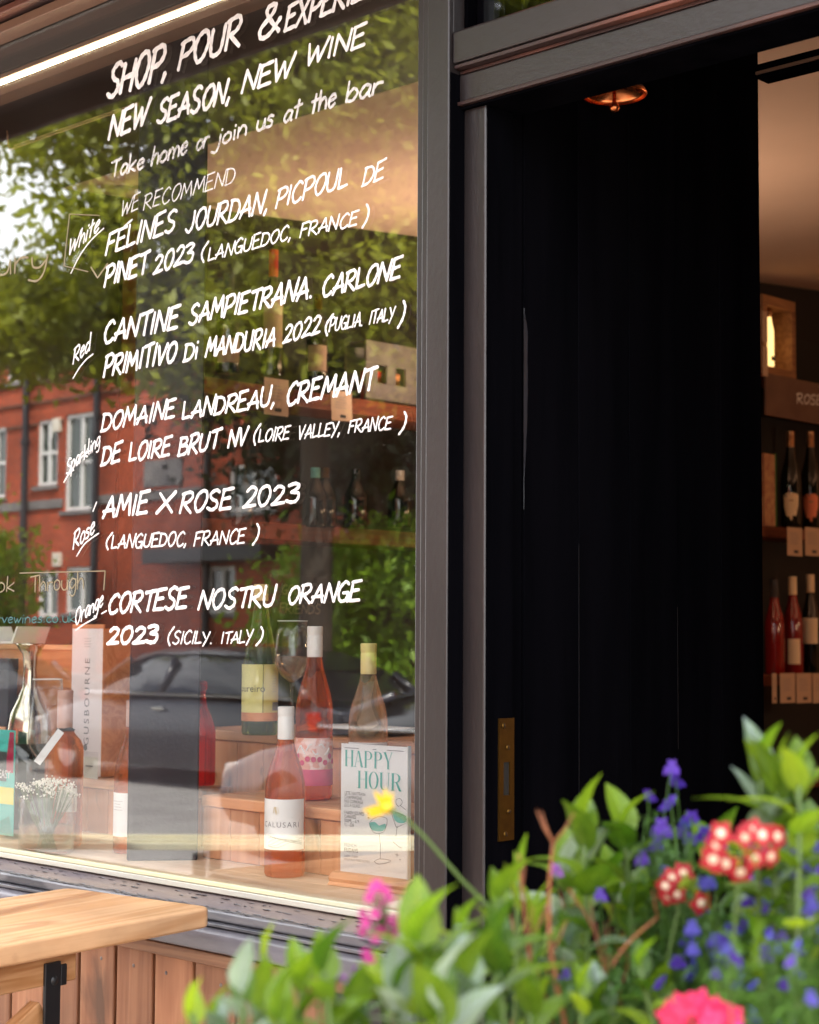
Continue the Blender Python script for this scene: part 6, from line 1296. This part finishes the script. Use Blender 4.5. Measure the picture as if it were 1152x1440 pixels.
# verbena heads
def floret_mesh():
    mb = MB(); base = leaf_variant(wd=.95, curl=.12, fold=.04, n=4)
    for k in range(5): mb.add(base.v, base.f, Matrix.Rotation(2*PI*k/5, 4, 'Z') @ Matrix.Translation((0, .12, 0)))
    return mb.mesh('floret', M['red'], True)
FM = floret_mesh(); EM = MB().lathe([(0, .12), (.18, .11), (.34, .09), (.38, .06), (.02, .04)], 12, cap0=False, cap1=False).mesh('floret_eye', M['eye'], True)
pkm = {}
for mt in ('magenta', 'pink'):
    mb = MB(); base = leaf_variant(wd=.9, curl=.25, fold=.12, n=4, wav=.03)
    for k in range(5): mb.add(base.v, base.f, Matrix.Rotation(2*PI*k/5, 4, 'Z') @ Matrix.Rotation(.35, 4, 'X'))
    pkm[mt] = mb.mesh('floret', M[mt], True)
def head(name, label, cat, centre, pts, depth, spx, me, eye=None, seed=0, bud=True, jz=.01):
    g = random.Random(seed); C0 = dep(centre[0], centre[1], depth+.01); G = ground_of(C0); t = thing(name, label, cat, tuple(G)); 
    pp = smooth_path([(0, 0, 0), tuple((C0-G)*.55+Vector((g.uniform(-.025, .025), g.uniform(-.025, .025), 0))), tuple(C0-G)], 5); mb = MB().tube(pp, .0011, 6)
    for (px, py) in pts:
        P = dep(px, py, depth-.004+g.uniform(-jz, jz)); mb.tube([C0-G-Vector((0, 0, .012)), P-G+CF*.003], .0008, 4)
        d = (toCam+(P-C0)*38+Vector((g.uniform(-.25, .25),)*3)).normalized(); x = Vector((0, 0, 1)).cross(d).normalized(); y = d.cross(x); m = Matrix((x, y, d)).transposed() @ Matrix.Rotation(g.uniform(0, 2), 3, 'Z')
        o = bpy.data.objects.new('floret', me); COL.objects.link(o); o.parent = t; o.matrix_local = Matrix.Translation(P-G) @ m.to_4x4() @ Matrix.Scale(spx*.5*depth/FPX*g.uniform(.88, 1.12), 4)
        if eye: e_ = bpy.data.objects.new('floret_eye', eye); COL.objects.link(e_); e_.parent = o
    mb.build('stem', M['stem'], t, smooth=True)
    if bud:
        b = MB()
        for k in range(16): a = g.uniform(0, 6.28); r = g.uniform(0, .010); p = C0-G-CF*.012+CR*(r*math.cos(a))+CU*(r*math.sin(a)); b.tube([p, p-CF*.003+CU*.004], [.0016, .0011], 5)
        b.build('bud_cluster', M['leafC'], t)
    return t
head('verbena_bloom', 'large red verbena bloom with cream white eyes at the right', 'flower', (1042, 1193), [(1008, 1188), (1072, 1174), (1093, 1176), (1020, 1214), (1062, 1207), (1084, 1204), (1041, 1226), (1003, 1208), (1048, 1178), (1014, 1172), (1060, 1168)], 1.06, 36, FM, EM, 3)
head('verbena_bloom', 'smaller red verbena bloom with cream white eyes left of the large one', 'flower', (962, 1242), [(936, 1246), (940, 1260), (952, 1258), (986, 1270), (961, 1228), (945, 1234)], 1.20, 31, FM, EM, 4)
head('pink_bloom', 'hot pink bloom at the bottom edge of the planter', 'flower', (985, 1432), [(945, 1428), (962, 1415), (985, 1408), (1008, 1420), (1030, 1430), (975, 1432), (1000, 1436), (950, 1440), (1025, 1442), (990, 1420)], 1.0, 44, pkm['pink'], None, 5, jz=.015, bud=False)
head('magenta_bloom', 'blurred magenta blossom in front of the shop sill', 'flower', (540, 1290), [(520, 1262), (528, 1285), (541, 1252), (515, 1298), (548, 1292), (560, 1300), (566, 1312), (536, 1308), (530, 1245), (510, 1310), (552, 1312), (524, 1250), (538, 1270), (556, 1322), (572, 1300), (512, 1285), (546, 1262), (528, 1318), (562, 1288)], 1.02, 19, pkm['magenta'], None, 6, jz=.02, bud=False)
head('magenta_bloom', 'small magenta bud hanging below the magenta blossom', 'flower', (518, 1345), [(516, 1340), (520, 1350)], 1.02, 20, pkm['magenta'], None, 7, bud=False)

# yellow daisy on a long stalk
C0 = dep(545, 1136, 1.22); G = ground_of(dep(760, 1400, 1.2)); D_ = thing('yellow_daisy', 'yellow daisy on a long bare stalk in front of the happy hour card', 'flower', tuple(G))
mb = MB().tube([p-G if isinstance(p, Vector) else Vector(p)-G for p in [G]+[dep(a, b, 1.2) for a, b in ((735, 1330), (700, 1288), (650, 1238), (600, 1180), (572, 1152), (548, 1137))]], [.002, .0019, .0016, .0014, .0012, .0012, .0012], 7).build('stalk', M['stem'], D_, smooth=True)
pm = leaf_variant(wd=.34, curl=.15, fold=.05, n=4).mesh('petal', M['yellow'], True)
for ang_, sz in ((97, 36), (72, 30), (128, 38), (185, 44), (203, 40), (20, 14)):
    a = math.radians(ang_); d = CR*math.cos(a)+CU*math.sin(a)-CF*.25; o = bpy.data.objects.new('petal', pm); COL.objects.link(o); o.parent = D_
    o.matrix_local = Matrix.Translation(C0-G) @ orient(d, -CF).to_4x4() @ Matrix.Scale(sz*1.0/FPX, 4)
MB().lathe([(0, .004), (.0035, .003), (.005, 0), (.003, -.003)], 14, Matrix.Translation(C0-G) @ Vector((0, 0, 1)).rotation_difference(-CF).to_matrix().to_4x4(), cap0=False).build('disc', M['yellowdark'], D_, smooth=True)
# dry brown stalks
g = random.Random(5)
for i, (pts, lb) in enumerate((([(795, 1440), (775, 1340), (772, 1260), (778, 1185)], 'tall dry brown stalk against the black door'), ([(752, 1400), (742, 1320), (734, 1250), (730, 1200)], 'dry brown stalk left of the tallest one'),
    ([(830, 1440), (850, 1380), (880, 1330), (925, 1290)], 'dry tan stalk leaning right under the small verbena'), ([(780, 1440), (765, 1390), (752, 1350), (748, 1310)], 'dry brown stalk leaning left low in the planter'),
    ([(860, 1440), (850, 1380), (836, 1310), (800, 1250)], 'dry orange stalk bending left'), ([(720, 1440), (735, 1380), (728, 1330)], 'short dry stalk left of the slender shoot'), ([(880, 1440), (872, 1400), (884, 1350), (876, 1310)], 'wavy dry orange stalk under the small verbena'), ([(810, 1440), (790, 1380), (806, 1330), (798, 1290)], 'wavy dry brown stalk in the middle of the planter'), ([(905, 1440), (930, 1400), (944, 1370)], 'short dry tan stalk near the hot pink bloom'), ([(815, 1440), (845, 1400), (850, 1340), (862, 1270)], 'dry orange stalk bending right'))):
    Q = [dep(a, b, 1.15+.02*i) for a, b in pts]; G = ground_of(Q[0]); t = thing('dry_stalk', lb, 'stalk', tuple(G), 0, 'dry brown stalks in the planter')
    mb = MB().tube([Vector((0, 0, 0))]+[Vector(p) for p in smooth_path([tuple(q-G) for q in Q], 4)], [(.0016 if i else .0021)*(1-.6*k_/(4*(len(Q)-1)+1)) for k_ in range(4*(len(Q)-1)+2)], 6)
    for k in range(4): f = g.choice(Q[1:])-G; d = Vector((g.uniform(-.012, .012), g.uniform(-.012, .012), .014)); mb.tube([f, f+d*.6, f+d*1.2+Vector((0, 0, .004))], [.0009, .0007, .0003], 5)
    mb.build('stalk', M['drystem'], t, smooth=True)
